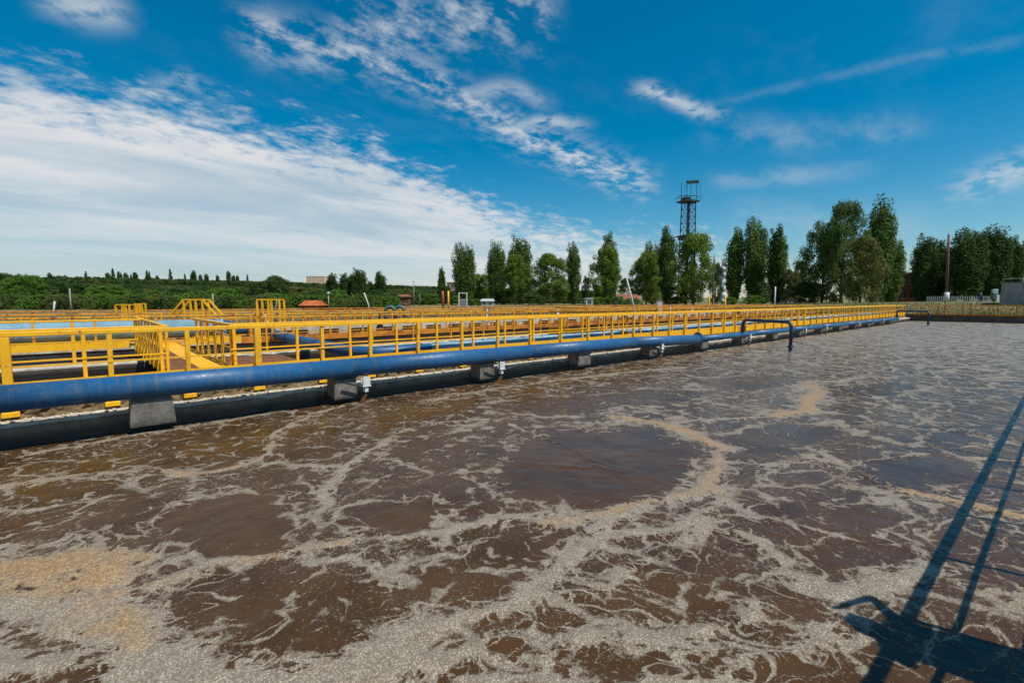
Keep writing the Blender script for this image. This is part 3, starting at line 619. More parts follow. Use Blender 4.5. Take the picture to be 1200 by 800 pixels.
# third and fourth walkways, rusty
for v, lab, g0 in ((28.3, 'rusty yellow railing on the near side of the third walkway', 1.6), (29.6, 'rusty yellow railing on the far side of the third walkway', 1.6), (36.4, 'rusty yellow railing on the near side of the farthest walkway', 1.6), (37.6, 'rusty orange railing along the outer edge of the basins below the trees', 1.6)):
    railing(lab, (-60, v), (79, v), steps(.5, 138, 1.6, .12), .72, 2.02, YEL2 if v < 29 else ORA, w=.07, topw=.07, toph=.06, mids=(1.35, 1.65))
for v, lab in ((28.35, 'rusty third walkway between the basins'), (36.45, 'rusty farthest walkway between the basins')):
    t = thing('walkway', lab, 'walkway', (0, v, 0)); MB().box(-60, 79, .05, 1.2, .92, .96).build('deck', ORA, t); MB().box(-60, 79, -.06, -.045, .75, 1.12).build('side_plate', ORA, t)
# cross bridges farther along
k = 0
for u, va, vb, lab in ((-9, 23.9, 28.2, 'yellow cross bridge behind the leftmost stretch of second walkway'), (20, 13.8, 19.2, 'yellow cross bridge seen through the railings left of the end of the thick blue pipe'),
                       (44, 13.8, 19.2, 'yellow cross bridge beyond the first blue drop pipe'), (30, 24.3, 28.2, 'rusty cross bridge between second and third walkways'), (12, 30, 36.2, 'rusty cross bridge between third and farthest walkways near mid view'),
                       (-22, 30, 36.2, 'rusty cross bridge between third and farthest walkways at the left')):
    t = thing('walkway', lab, 'walkway', (u, va, 0)); m = YEL2 if vb < 25 else ORA
    MB().box(0, 1.1, 0, vb-va, .90, .94).build('deck', m, t); MB().box(-.02, -.01, 0, vb-va, .75, 1.1).build('side_plate', m, t)
    for s in (0, 1.1):
        MB().box(s-.03, s+.03, .05, vb-va, 1.95, 2.01).build('handrail', m, t)
        pm = post_mesh(.06, .9, 1.945, m)
        for y in steps(.1, vb-va-.05, 1.3): link('post', pm, t, (s, y, 0))
# far end walkway
railing('rusty orange railing across the far end of the tank', (79.75, -3), (79.75, 12.0), steps(.4, 14.8, 2.3), .90, 2.02, ORA, w=.11, topw=.09, toph=.08, mids=(1.30, 1.66))
t = thing('walkway', 'rusty edged walkway across the far end of the tank', 'walkway', (79.5, 0, 0)); MB().box(-.12, 1.2, -3, 12, .904, .95).build('deck', RUST, t); MB().box(-.14, -.123, -3, 12, .78, .97).build('side_plate', ORA, t)
railing('rusty orange railing on the inner side of the far end walkway', (81.2, -3), (81.2, 12.0), steps(1.2, 14.8, 2.3), .90, 2.02, ORA, w=.09, topw=.08, toph=.07, mids=(1.45,))

# viewer's own walkway and rail: outside the frame, it throws the shadow on the water
ROTV = R(-1.2)
t = thing('walkway', 'walkway the view is taken from, along the near side of the tank', 'walkway', (0, -.44, 0), ROTV)
MB().box(-14, 70, -1.5, -.03, .90, .97).build('deck', CON, t)
MB().box(-14, 70, -.03, -.015, .75, 1.0).build('side_plate', YEL2, t)
MB().box(-14, 76, -1.6, -.45, -2, .40).build('wall_body', CONW, t)
t = thing('railing', 'railing at the near side of the tank whose shadow lies on the water', 'railing', (0, -.36, 0), ROTV)
MB().tube([(-14, 0, 1.97), (70, 0, 1.97)], .046, 12).build('top_rail', YEL, t); MB().tube([(-14, 0, 1.46), (70, 0, 1.46)], .024, 10).build('mid_rail', YEL, t)
pm = MB().tube([(0, 0, .75), (0, 0, 1.93)], .03, 8).mesh('post', YEL)
for u in steps(6.44+.25-1.5*13, 70, 1.5):
    if abs(u-3.69) > .2 and abs(u-2.19) > .2 and abs(u-5.19) > .2: link('post', pm, t, (u, 0, 0))
    else: link('post', pm, t, (u, 0, 0))

# ---------------------------------------------------------------- pipes
t = thing('blue_pipe', 'long glossy blue air main along the tank, thick at left and thinner at right', 'pipe', (0, 11.75, 0))
def zc(u): return .938-.0064*(u-0) if u < 22.9 else .668-.0035*(u-23)
x = -26.0; secs = []
while x < 22.9: x2 = min(x+6.2, 22.9); secs.append((x, x2)); x = x2
for a, b_ in secs:
    MB().tube([(a+.004, 0, zc(a)), (b_, 0, zc(b_))], .2315, 40).build('pipe_section', BLU, t)
    MB().tube([(b_-.012, 0, zc(b_)), (b_+.012, 0, zc(b_))], .2335, 40).build('weld_seam', BLU, t)
MB().tube([(22.9, 0, .791), (23.05, 0, .775), (23.25, 0, .70), (23.35, 0, .668)], [.2315, .228, .178, .155], 32).build('reducer', BLU, t)
x = 23.3
while x < 69.4: x2 = min(x+6.5, 69.5); MB().tube([(x, 0, zc(x)), (x2-.004, 0, zc(x2))], .155, 24).build('pipe_section', BLU, t); MB().tube([(x2-.03, 0, zc(x2)), (x2+.01, 0, zc(x2))], .165, 24).build('weld_seam', BLU, t); x = x2
# supports
us = [-8.3, -3.7, .95, 4.85, 9.4, 14.1, 18.85, 23.6, 28.3, 33.0, 37.7, 42.4, 47.1, 51.8, 56.5, 61.2, 65.9]; wh = {4.85, 9.4, 18.85, 28.3, 37.7, 42.4, 51.8, 61.2}
blk = MB().prism([(-.37, .15), (.37, .15), (.33, .66), (-.33, .66)], -.08, .44).mesh('block', BLK); blk2 = MB().prism([(-.30, .14), (.30, .14), (.27, .62), (-.27, .62)], -.06, .44).mesh('block', BLK)
ord_ = ['first', 'second', 'third', 'fourth', 'fifth', 'sixth', 'seventh', 'eighth', 'ninth', 'tenth', 'eleventh', 'twelfth', 'thirteenth', 'fourteenth', 'fifteenth', 'sixteenth', 'seventeenth']
for i, u in enumerate(us):
    w = u in wh; n = i-2
    if n < 0: lab = 'concrete block under the blue pipe, '+('nearest' if n == -1 else 'second')+' beyond the left edge of the view'
    else: lab = ('concrete support with a white bracket under the blue pipe, ' if w else 'plain grey concrete block under the blue pipe, ')+ord_[n]+' support from the left'
    t = thing('pipe_support', lab, 'pipe support', (u, 11.75, 0), 0, 'supports under the blue pipe')
    link('block', blk2 if w else blk, t)
    b = MB().box(-.25, .25, -.05, .12, .66 if not w else .62, max(.665, zc(u)-.20)); b.build('saddle', DRK if w else BLK, t)
    if w:
        b = MB().box(.38, .57, -.24, -.225, .44, .66).box(.38, .57, -.12, -.105, .44, .66).box(.43, .52, -.225, -.12, .44, .66).box(.36, .59, -.26, -.09, .42, .438)
        b.box(.43, .52, -.23, -.10, .28, .418); b.build('white_bracket', WHT, t)
        MB().bar((.47, -.18, .22), (.28, -.16, -.12), .11, .05).build('strut', RUST, t)
        MB().bar((-.1, -.20, .58), (.40, -.2, .40), .04, .04).build('brace', DRK, t)
# drop pipes reaching over the water
def drop(u, v0, z0, end, ztop, label, r=.085):
    t = thing('drop_pipe', label, 'pipe', (u, v0, 0)); e = Vector((end[0]-u, end[1]-v0, 0)); L = e.length; dr = e.normalized()
    up = Vector((0, 0, 1)); a = Vector((0, 0, z0)); q = [Vector((0, 0, z0))] 
    pts = [Vector((0, 0, z0)), Vector((0, 0, ztop-.25))]
    for i in range(1, 7): th = math.pi/2*i/6; pts.append(Vector((0, 0, ztop-.25))+dr*.25*(1-math.cos(th))+up*.25*math.sin(th))
    pts.append(dr*(L-.28)+up*ztop)
    for i in range(1, 7): th = math.pi/2*i/6; pts.append(dr*(L-.28)+up*ztop+dr*.28*math.sin(th)-up*.28*(1-math.cos(th)))
    pts.append(dr*L+up*.22)
    MB().tube(pts, r, 16).build('pipe_body', NAVY, t)
    MB().tube([dr*L+up*.30, dr*L+up*.26], r+.055, 16).build('flange', NAVY, t); MB().tube([dr*L+up*.245, dr*L+up*.205], r+.055, 16).build('flange', NAVY, t)
    MB().tube([dr*L+up*.21, dr*L-up*.35], r*.95, 16).build('tail_pipe', DRK, t)
    b = MB().tube([(0, 0, z0+.22), (0, 0, z0+.27)], r+.06, 16).tube([(0, 0, z0+.27), (0, 0, z0+.36), (0, 0, z0+.45)], [r+.02, r+.06, r+.02], 16).tube([(0, 0, z0+.45), (0, 0, z0+.50)], r+.06, 16)
    b.build('valve', DRK, t)
    wv = [(-.30, .13*math.cos(k*math.pi/6), z0+.36+.13*math.sin(k*math.pi/6)) for k in range(13)]
    b = MB().tube(wv, .014, 6, False).tube([(0, 0, z0+.36), (-.32, 0, z0+.36)], .018, 8)
    for k in range(3): b.bar((-.30, .13*math.cos(k*2.09), z0+.36+.13*math.sin(k*2.09)), (-.30, 0, z0+.36), .012)
    b.build('hand_wheel', DRK, t)
    return t
d1 = at(926, 412, 0); drop(28.2, 11.75, .65, (d1.x, d1.y), 1.50, 'dark blue bent drop pipe reaching over the water, nearer of two')
d2 = at(1089, 382, 0); drop(69.0, 11.75, .48, (d2.x+1.5, d2.y+.3), 1.45, 'small dark blue bent drop pipe at the far end of the blue main')
# big faded pipe on the second walkway, reducer, crossing and the long pale pipe behind the first walkway
t = thing('faded_pipe', 'thick faded blue pipe lying along the second walkway at the left', 'pipe', (0, 24.5, 0))
MB().tube([(-58, 0, 1.45), (4.6, 0, 1.42)], .37, 28).build('pipe_body', PALE, t)
MB().tube([(4.6, 0, 1.42), (5.6, 0, 1.25)], [.37, .20], 28).build('reducer', BLU, t); MB().tube([(5.6, 0, 1.25), (5.68, 0, 1.25)], .29, 20).build('flange', ORA, t)
cr = MB().box(-.18, .18, -.2, .2, .97, 1.12).mesh('cradle', WHT)
for u in steps(-55, 4, 3.1): link('cradle', cr, t, (u, 0, 0))
t = thing('faded_pipe', 'ribbed faded blue pipe crossing the basin and bending along behind the first walkway', 'pipe', (0, 0, 0))
pts = [(5.7, 24.5, 1.22), (5.95, 24.45, 1.2)]+[(6.25, 24.1, 1.18), (6.3, 23.4, 1.15), (6.35, 22.6, 1.10), (6.4, 20, 1.02), (6.5, 17, .96), (6.6, 15.6, .93), (6.8, 15.0, .92), (7.2, 14.6, .92), (7.9, 14.45, .92), (9, 14.42, .92)]
MB().tube(pts, .19, 20).build('pipe_bend', BLU, t)
x = 9.0
while x < 78: MB().tube([(x+.01, 14.42, .92), (min(x+4.2, 78), 14.42, .92)], .2, 20).build('pipe_section', PALE, t); x += 4.2
rib = MB().tube([(-.03, 0, 0), (.03, 0, .0)], .207, 20, False).mesh('strap', DRK)
for u in steps(9.2, 77, 1.05): o = link('strap', rib, t, (u, 14.42, .92)); o.rotation_euler[2] = R(25)
for i, p in enumerate([(6.31, 23.2, 1.145), (6.35, 22.2, 1.09), (6.38, 21.0, 1.055), (6.43, 19.4, 1.0), (6.47, 18.0, .98), (6.53, 16.6, .955)]):
    o = link('strap', rib, t, p); o.rotation_euler[2] = R(91)
sad = MB().box(-.1, .1, 0, .5, .40, .72).mesh('saddle', CON)
for u in steps(9.5, 77, 3.0): link('saddle', sad, t, (u, 13.95, 0)).scale = (1, 1.3, 1)
# notched concrete launder on the second line
t = thing('concrete_channel', 'whitish concrete channel with a row of dark slots beyond the second walkway', 'channel', (7, 25.2, 0))
b = MB().box(0, 71, 0, .25, .70, .88).box(0, 71, 0, .25, 1.12, 1.25)
for u in steps(0, 70.4, 1.6): b.box(u, u+.55, .004, .246, .88, 1.12)
b.build('channel_wall', CONP, t); MB().box(0, 71, .3, .34, .72, 1.2).build('slot_shade_sheet', DRK, t)  # near-black sheet behind the slots stands in for the shade inside them

# crossover stiles
def stile(x0, x1, xs0, xs1, ybase, ytop, dist, lab, sl=True):
    a = far((x0+x1)/2, dist); hw = (x1-x0)/2*dist/FPX; zb = EYE-(ybase-352)*dist/FPX; zt = EYE-(ytop-352)*dist/FPX
    t = thing('crossover_steps', lab, 'steps', (a.x, a.y, 0), math.atan2(RT.y, RT.x))
    for k, dy in enumerate((0, .45)):
        b = MB().bar((-hw, dy, zt), (hw, dy, zt), .06); b.build('handrail', YEL, t)
        if sl:
            MB().bar((-hw-(x0-xs0)*dist/FPX, dy, zb), (-hw, dy, zt), .07).build('sloping_rail', YEL, t); MB().bar((hw, dy, zt), (hw+(xs1-x1)*dist/FPX, dy, zb), .07).build('sloping_rail', YEL, t)
        for s in (-hw, -hw*.45 if k else hw*.3, hw): MB().box(s-.035, s+.035, dy-.035, dy+.035, .9, zt-.03).build('post', YEL, t)
    MB().box(-hw, hw, .04, .42, zt-1.08, zt-1.04).build('platform', YEL2, t)
    for k in range(3): MB().box(-hw-.25*(k+1), -hw-.25*k-.01, .04, .42, zt-1.08-.22*(k+1), zt-1.05-.22*(k+1)).build('tread', YEL2, t)
    for k in range(3): MB().box(hw+.25*k+.01, hw+.25*(k+1), .04, .42, zt-1.08-.22*(k+1), zt-1.05-.22*(k+1)).build('tread', YEL2, t)
stile(215, 237, 199, 252, 369, 351, 21, 'yellow crossover steps with sloping handrails in front of the woods')
stile(301, 327, 301, 327, 371, 351, 21, 'boxy yellow crossover frame right of the sloping crossover steps', False)
stile(135, 151, 133, 172, 366, 357, 27, 'small yellow crossover rails left of the sloping crossover steps', False)
stile(157, 163, 157, 163, 366, 356, 27.5, 'narrow yellow frame right beside the small crossover rails', False)
# goosenecks
for i, (px, lab) in enumerate(((457, 'green gooseneck pipe above the rusty railings, left of a pair'), (468, 'green gooseneck pipe above the rusty railings, right of a pair'))):
    a = far(px, 30+i*.6); t = thing('gooseneck_pipe', lab, 'pipe', (a.x, a.y, 0), math.atan2(RT.y, RT.x), 'pair of green goosenecks')
    pts = [(-.3, 0, .9), (-.3, 0, 1.75)]+[(-.3*math.cos(k*math.pi/8), 0, 1.9+.32*math.sin(k*math.pi/8)) for k in range(9)]+[(.3, 0, 1.75), (.3, 0, 1.6)]
    MB().tube(pts, .105, 12).build('pipe_body', GREEN, t); MB().tube([(.3, 0, 1.63), (.3, 0, 1.55)], .17, 12).build('outlet_flange', DRK, t); MB().tube([(-.3, 0, 1.5), (-.3, 0, 1.58)], .12, 12).build('flange', DRK, t)

def valve_stand(x, y, h, m, label, group):
    t = thing('valve_stand', label, 'valve', (x, y, .9), random.uniform(0, 3), group)
    MB().tube([(0, 0, 0), (0, 0, h)], .05, 8).build('stem', m, t); MB().tube([(0, 0, .1), (0, 0, .2), (0, 0, .5), (0, 0, .6)], [.2, .2, .12, .12], 10).build('valve_body', m, t)
    pts = [(.22*math.cos(k*math.pi/6), .22*math.sin(k*math.pi/6), h) for k in range(13)]
    b = MB().tube(pts, .02, 6, False)
    for k in range(3): b.bar((.22*math.cos(k*2.09), .22*math.sin(k*2.09), h), (0, 0, h), .02)
    b.build('hand_wheel', DRK, t)
for i in range(9): valve_stand(4.5+i*7.3, 23.75, 1.0+.1*(i % 3), (PALE, DRK, WHT)[i % 3], ('pale blue', 'black', 'white')[i % 3]+' hand-wheel valve stand beyond the rusty beam of the second walkway', 'valve stands on the second walkway')
for i in range(12): valve_stand(-24+i*7.9, 29.0, 1.0+.12*(i % 2), (DRK, WHT, ORA)[i % 3], ('black', 'white', 'rusty orange')[i % 3]+(' taller' if i % 2 else ' shorter')+' hand-wheel valve stand on the rusty third walkway', 'valve stands on the third walkway')
# ---------------------------------------------------------------- trees
def leaves_mesh(name, lobes, nleaf, size, m, seed, fill=.35, tone_dir=None):
    """lobes: (x,y,z,rx,ry,rz). leaf faces spread through the outer shell of every lobe"""
    r = np.random.default_rng(seed); lobes = np.array(lobes, float)
    area = (lobes[:, 3]*lobes[:, 5]); k = r.choice(len(lobes), nleaf, p=area/area.sum()); lb = lobes[k]
    d = r.normal(size=(nleaf, 3)); d /= np.linalg.norm(d, axis=1)[:, None]
    rad = 1-fill*r.random(nleaf)**1.5; rad *= 1+.10*r.normal(size=nleaf)
    P = lb[:, :3]+d*lb[:, 3:]*rad[:, None]
    nrm = d+r.normal(size=(nleaf, 3))*.55; nrm[:, 2] += .25; nrm /= np.linalg.norm(nrm, axis=1)[:, None]
    a = np.cross(nrm, r.normal(size=(nleaf, 3))); a /= np.linalg.norm(a, axis=1)[:, None]; b = np.cross(nrm, a)
    s = size*(.6+.8*r.random(nleaf)); a *= s[:, None]; b *= (s*.62)[:, None]
    co = np.stack([P-a, P-b*.9+a*.1, P+a, P+b], 1).reshape(-1, 3)
    tl = r.random(len(lobes)); tone = np.clip(tl[k]*.7+r.random(nleaf)*.4-.1, 0, 1)
    me = bpy.data.meshes.new(name); me.vertices.add(len(co)); me.vertices.foreach_set('co', co.ravel())
    me.loops.add(len(co)); me.loops.foreach_set('vertex_index', np.arange(len(co))); me.polygons.add(nleaf); me.polygons.foreach_set('loop_start', np.arange(0, len(co), 4))
    me.update(calc_edges=True); at_ = me.attributes.new('tone', 'FLOAT', 'FACE'); at_.data.foreach_set('value', tone.astype(np.float32)); me.materials.append(m); return me
def poplar_lobes(seed, tops=1, spread=.14):
    r = random.Random(seed); L = []                       # unit tree: height 1
    ax = [(0, 1.0)] if tops == 1 else [(-spread*.42, 1.0), (spread*.42, .96)]
    for cx, ht in ax:
        sp = [(cx, 0, ht, spread*.78, .045)]
        for k in range(7):
            an = k*6.283/7+r.uniform(-.4, .4); q = r.uniform(.34, .55)*spread
            sp.append((cx+q*math.cos(an), q*math.sin(an), ht*r.uniform(.80, .99), spread*r.uniform(.50, .70), r.uniform(.04, .16)))
        for x0, y0, top, rad, bot in sp:
            n = 17
            for i in range(n):
                q = i/(n-1); z = bot+(top-.03-bot)*q; env = rad*(.5+.5*min(1, q/.25))*(1-.52*max(0, (q-.6)/.4)**1.8); lean = .72+.28*min(1, q/.5)
                for j in range(2):
                    an = r.uniform(0, 6.28); rr = env*r.uniform(.1, .7); s = env*r.uniform(.34, .55)+.008
                    L.append((x0*lean+rr*math.cos(an), y0*lean+rr*math.sin(an), z+r.uniform(-.015, .015), s, s, s*r.uniform(1.1, 1.9)))
    return L
def broad_lobes(seed, w=.36, low=.07, n=150):
    r = random.Random(seed); L = []; ph = [r.uniform(0, 6.28) for _ in range(4)]
    for i in range(n):
        z = low+(.95-low)*r.random()**.8; q = (z-low)/(1-low); env = w*math.sin(math.pi*min(.98, (q*.80+.17)))**.6
        an = r.uniform(0, 6.28); env *= 1+.22*math.sin(3*an+ph[0]+z*7)+.15*math.sin(5*an+ph[1]-z*9); rr = env*r.uniform(.3, 1)**.6; s = r.uniform(.05, .10)
        L.append((rr*math.cos(an), rr*math.sin(an), z, s*1.15, s*1.15, s*.85))
    return L
def fir_lobes(seed):
    r = random.Random(seed); L = []
    for i in range(40):
        z = .12+.88*i/40; rr = .17*(1-z)+.015
        for j in range(3): an = r.uniform(0, 6.28); L.append((rr*.6*math.cos(an), rr*.6*math.sin(an), z, rr*.6+.01, rr*.6+.01, .03))
    return L
CR = {}
def crown(kind, var):
    key = (kind, var)
    if key in CR: return CR[key]
    sd = hash(kind) % 1 + var*11 + {'poplar': 1, 'twin': 2, 'broad': 3, 'dark': 4, 'lime': 5, 'olive': 6, 'bush': 7, 'wide': 8, 'dpoplar': 1, 'dtwin': 2}[kind]*100
    if kind == 'poplar': me = leaves_mesh('poplar_crown', poplar_lobes(sd), 21000, .0105, LPOP, sd, .3)
    elif kind == 'dpoplar': me = leaves_mesh('poplar_crown', poplar_lobes(sd), 21000, .0105, LDRK, sd, .3)
    elif kind == 'dtwin': me = leaves_mesh('poplar_crown', poplar_lobes(sd, 2, .15), 28000, .0105, LDRK, sd, .3)
    elif kind == 'twin': me = leaves_mesh('poplar_crown', poplar_lobes(sd, 2, .15), 28000, .0105, LPOP, sd, .3)
    elif kind == 'broad': me = leaves_mesh('tree_crown', broad_lobes(sd, .36), 24000, .0125, LBRD, sd, .5)
    elif kind == 'dark': me = leaves_mesh('tree_crown', broad_lobes(sd, .38), 15000, .014, LDRK, sd, .5)
    elif kind == 'wide': me = leaves_mesh('tree_crown', broad_lobes(sd, .46, .03, 190), 24000, .012, LPOP, sd, .5)
    elif kind == 'lime': me = leaves_mesh('tree_crown', broad_lobes(sd, .50, .02), 13000, .017, LLIM, sd, .5)
    elif kind == 'olive': me = leaves_mesh('tree_crown', broad_lobes(sd, .40, .05), 13000, .016, LOLV, sd, .5)
    elif kind == 'bush': me = leaves_mesh('bush_crown', broad_lobes(sd, .62, .0), 9000, .024, LLIM, sd, .5)
    CR[key] = me; return me
HALF = {'poplar': .136, 'twin': .188, 'dpoplar': .130, 'dtwin': .18, 'broad': .40, 'dark': .44, 'wide': .52, 'lime': .55, 'olive': .46, 'bush': .66}
def trunk_mesh(seed, h, r0, m, forks=6):
    r = random.Random(seed); b = MB(); pts = [(0, 0, -.02*h)]; x = y = 0
    for i in range(1, 7): x += r.uniform(-.008, .008)*h; y += r.uniform(-.008, .008)*h; pts.append((x, y, h*.85*i/6))
    b.tube(pts, [r0*1.25, r0, r0*.85, r0*.7, r0*.5, r0*.35, r0*.15], 8)
    for k in range(forks):
        z = h*r.uniform(.12, .6); an = r.uniform(0, 6.28); i = min(5, int(z/(h*.85)*6)); p = Vector(pts[i]).lerp(Vector(pts[i+1]), z/(h*.85)*6-i); L = h*r.uniform(.12, .24)
        q = p+Vector((math.cos(an)*L*.5, math.sin(an)*L*.5, L*.6)); e = q+Vector((math.cos(an)*L*.2, math.sin(an)*L*.2, L*.6)); b.tube([p, q, e], [r0*.45, r0*.3, r0*.1], 6)
    return b.mesh('trunk', m)
def tree(px, top, hw, dist, kind, label, var=0, white=False, group=None, zb=None):
    p = far(px, dist); z = hgt(p.x, p.y) if zb is None else zb
    h = EYE+(352-top)*dist/FPX*1.015-z; w = hw*dist/FPX
    name = {'poplar': 'poplar_tree', 'twin': 'poplar_tree', 'dpoplar': 'poplar_tree', 'dtwin': 'poplar_tree', 'bush': 'shrub'}.get(kind, 'broadleaf_tree'); cat = 'shrub' if kind == 'bush' else ('poplar' if 'poplar' in name else 'tree')
    t = thing(name, label, cat, (p.x, p.y, z), 0, group)
    sx = w/HALF[kind]
    c = link('foliage' if kind == 'bush' else 'crown', crown(kind, var), t); c.scale = (sx, sx, h); c.rotation_euler[2] = random.uniform(0, 6.28) if kind not in ('twin', 'dtwin') else math.atan2(RT.y, RT.x)+random.uniform(-.3, .3)
    if kind != 'bush': link('trunk', trunk_mesh(int(px), h, max(.12, h*.014), BARKW if white else BARK), t)
    return t
TR = [
 (390, 321, 6.5, 210, 'dpoplar', 'dark poplar just right of the small white lamp post', 0), (405, 321, 7, 215, 'dpoplar', 'slim poplar, second from left in the left-hand poplar clump', 1), (412, 322, 5, 222, 'dpoplar', 'thin poplar squeezed between two broader ones of the left clump', 2), (421, 315, 9.5, 214, 'dtwin', 'tallest and broadest poplar of the left-hand clump', 0), (433, 330, 6, 232, 'dpoplar', 'short pale poplar above the leaning white pipe', 0), (446, 319, 7.5, 205, 'dpoplar', 'poplar standing alone at the right of the left-hand clump', 2),
 (518, 314, 5, 200, 'poplar', 'small pointed poplar above the red and yellow stand pipes', 1), (522, 334, 9, 190, 'dark', 'low dark tree round the red stand pipe', 0),
 (544, 286, 13, 200, 'twin', 'twin-topped poplar behind the small white gate frame', 1), (562, 322, 15, 215, 'broad', 'round tree filling the gap between two tall poplars', 0), (582, 284, 12, 205, 'twin', 'second tall poplar right of the white gate frame', 2), (609, 279, 15, 212, 'twin', 'broad dark poplar rising behind a lighter tree', 0),
 (604, 300, 17, 185, 'broad', 'light green tree in front of the broad dark poplar', 1), (645, 299, 22, 180, 'broad', 'wide rounded green tree left of the slim lone poplar', 2), (671, 286, 8.5, 200, 'poplar', 'slim lone poplar between two rounded trees', 0), (687, 324, 7, 225, 'dark', 'small dark tree right of the slim lone poplar', 1),
 (713, 276, 10, 205, 'poplar', 'poplar tip rising behind the tall rounded tree', 1), (710, 291, 19, 175, 'broad', 'tall rounded tree left of the leaning white pole', 3), (735, 326, 13, 200, 'dark', 'low tree just behind the leaning white pole', 2), (764, 285, 11, 205, 'twin', 'poplar peering over the tree right of the leaning white pole', 1), (757, 297, 17, 178, 'broad', 'drooping tree right of the leaning white pole', 0), (780, 268, 11, 188, 'poplar', 'tall poplar immediately left of the lattice tower', 2),
 (812, 276, 23, 160, 'broad', 'large leafy tree hiding the foot of the lattice tower', 2), (838, 308, 9, 215, 'dark', 'dark tree behind the thin wooden pole', 0),
 (860, 270, 10.5, 180, 'poplar', 'poplar right beside the white chimney', 0), (883, 258, 15, 178, 'twin', 'tallest poplar of the group right of the white chimney', 1), (909, 268, 12.5, 170, 'poplar', 'leafy poplar with a bare pale trunk above the drop pipe', 1), (926, 316, 12, 165, 'olive', 'small olive-brown tree at the foot of the poplars', 0), (893, 330, 10, 165, 'dark', 'dark low tree among the poplar trunks', 1),
 (937, 306, 11, 190, 'dark', 'low tree left of the great leafy tree', 2), (963, 262, 27, 150, 'wide', 'left half of the great leafy tree mass', 1), (985, 238, 27, 142, 'wide', 'great leafy tree, the highest of the mass left of the tall poplar', 0), (1008, 278, 24, 128, 'olive', 'pale drooping tree in front of the great leafy tree', 1), (1028, 235, 17, 150, 'twin', 'tall poplar at the right of the great leafy tree', 2), (1043, 283, 13, 158, 'poplar', 'lower poplar at the right foot of the tall one', 0),
 (1081, 277, 14, 190, 'dtwin', 'dark poplar left of the tall brown pole', 0), (1101, 284, 12, 195, 'dpoplar', 'dark poplar just behind the tall brown pole', 2), (1131, 270, 19, 180, 'dtwin', 'bulky dark poplar right of the tall brown pole', 1), (1163, 267, 15, 182, 'dtwin', 'highest poplar above the white sign box', 2), (1148, 272, 13, 196, 'dpoplar', 'poplar between the bulky one and the highest one', 1), (1184, 279, 9, 185, 'dpoplar', 'slim poplar above the grey tank corner', 0), (1200, 281, 13, 190, 'dpoplar', 'poplar at the right edge of view', 1), (1228, 275, 14, 190, 'dpoplar', 'poplar beyond the right edge of view', 2),
 (4, 320, 18, 150, 'dark', 'dark tree at the left edge of view', 0), (31, 323, 25, 118, 'lime', 'bright green spreading tree near the left edge', 0), (66, 328, 17, 150, 'dark', 'dark tree left of the thin bare pole', 1), (92, 332, 18, 165, 'dark', 'dark tree right of the thin bare pole', 2), (105, 348, 20, 120, 'bush', 'bright shrub at the foot of the dark trees', 0),
 (127, 335, 26, 130, 'lime', 'rounded bright tree above the small crossover rails', 1), (158, 344, 20, 140, 'lime', 'lower bright tree right of the rounded bright one', 2), (183, 347, 22, 125, 'bush', 'wide shrub left of the sloping crossover steps', 1), (205, 338, 22, 170, 'dark', 'dark tree behind the sloping crossover steps', 0), (232, 342, 20, 160, 'olive', 'olive tree right of the sloping crossover steps', 0), (262, 338, 22, 155, 'lime', 'green tree right of the grey post', 0),
 (285, 338, 20, 165, 'dark', 'dark green tree left of the boxy crossover frame', 2), (307, 329, 18, 160, 'dark', 'tall dark tree above the boxy crossover frame', 1), (325, 323, 17, 158, 'dark', 'tallest dark tree right above the boxy crossover frame', 0), (347, 336, 18, 170, 'olive', 'olive green tree left of the orange roof', 1), (368, 338, 17, 190, 'olive', 'pale olive tree behind the orange roof', 2), (378, 345, 12, 200, 'bush', 'shrub at the foot of the white lamp post', 2),
 (741, 349, 12, 138, 'bush', 'shrub in front of the low white house by the leaning white pole', 2), (724, 347, 9, 142, 'bush', 'small shrub at the left end of the low white house', 0), (460, 343, 14, 180, 'lime', 'bright tree left of the rusty open shed', 1), (478, 339, 12, 190, 'olive', 'brownish tree behind the thin grey pole', 2), (503, 344, 14, 180, 'lime', 'green tree under the distant white shed', 2), (433, 350, 14, 185, 'bush', 'shrub under the leaning white pipe', 0), (404, 352, 10, 180, 'bush', 'shrub among the left-hand poplars', 1), (556, 350, 13, 165, 'bush', 'bright shrub right of the white gate frame', 2), (535, 346, 9, 170, 'bush', 'shrub left of the white gate frame', 1), (697, 348, 16, 160, 'bush', 'dark green shrub below the small dark tree', 0), (882, 346, 13, 130, 'bush', 'bright shrub at the foot of the tall poplars', 2), (948, 330, 22, 150, 'dark', 'low dense greenery left of the great leafy tree', 0), (855, 348, 10, 150, 'bush', 'small shrub beside the chimney foot', 1), (790, 335, 16, 165, 'dark', 'dark greenery below the lattice tower', 1), (625, 345, 16, 170, 'dark', 'low dark growth between the light tree and the wide one', 2), (592, 340, 14, 190, 'dark', 'low dark tree at the foot of the second tall poplar', 0), (1059, 318, 8, 260, 'olive', 'treetop showing above the red brick building', 0),
]
for a in TR: tree(*a[:6], var=a[6], white=a[0] in (604, 645, 909, 1028))
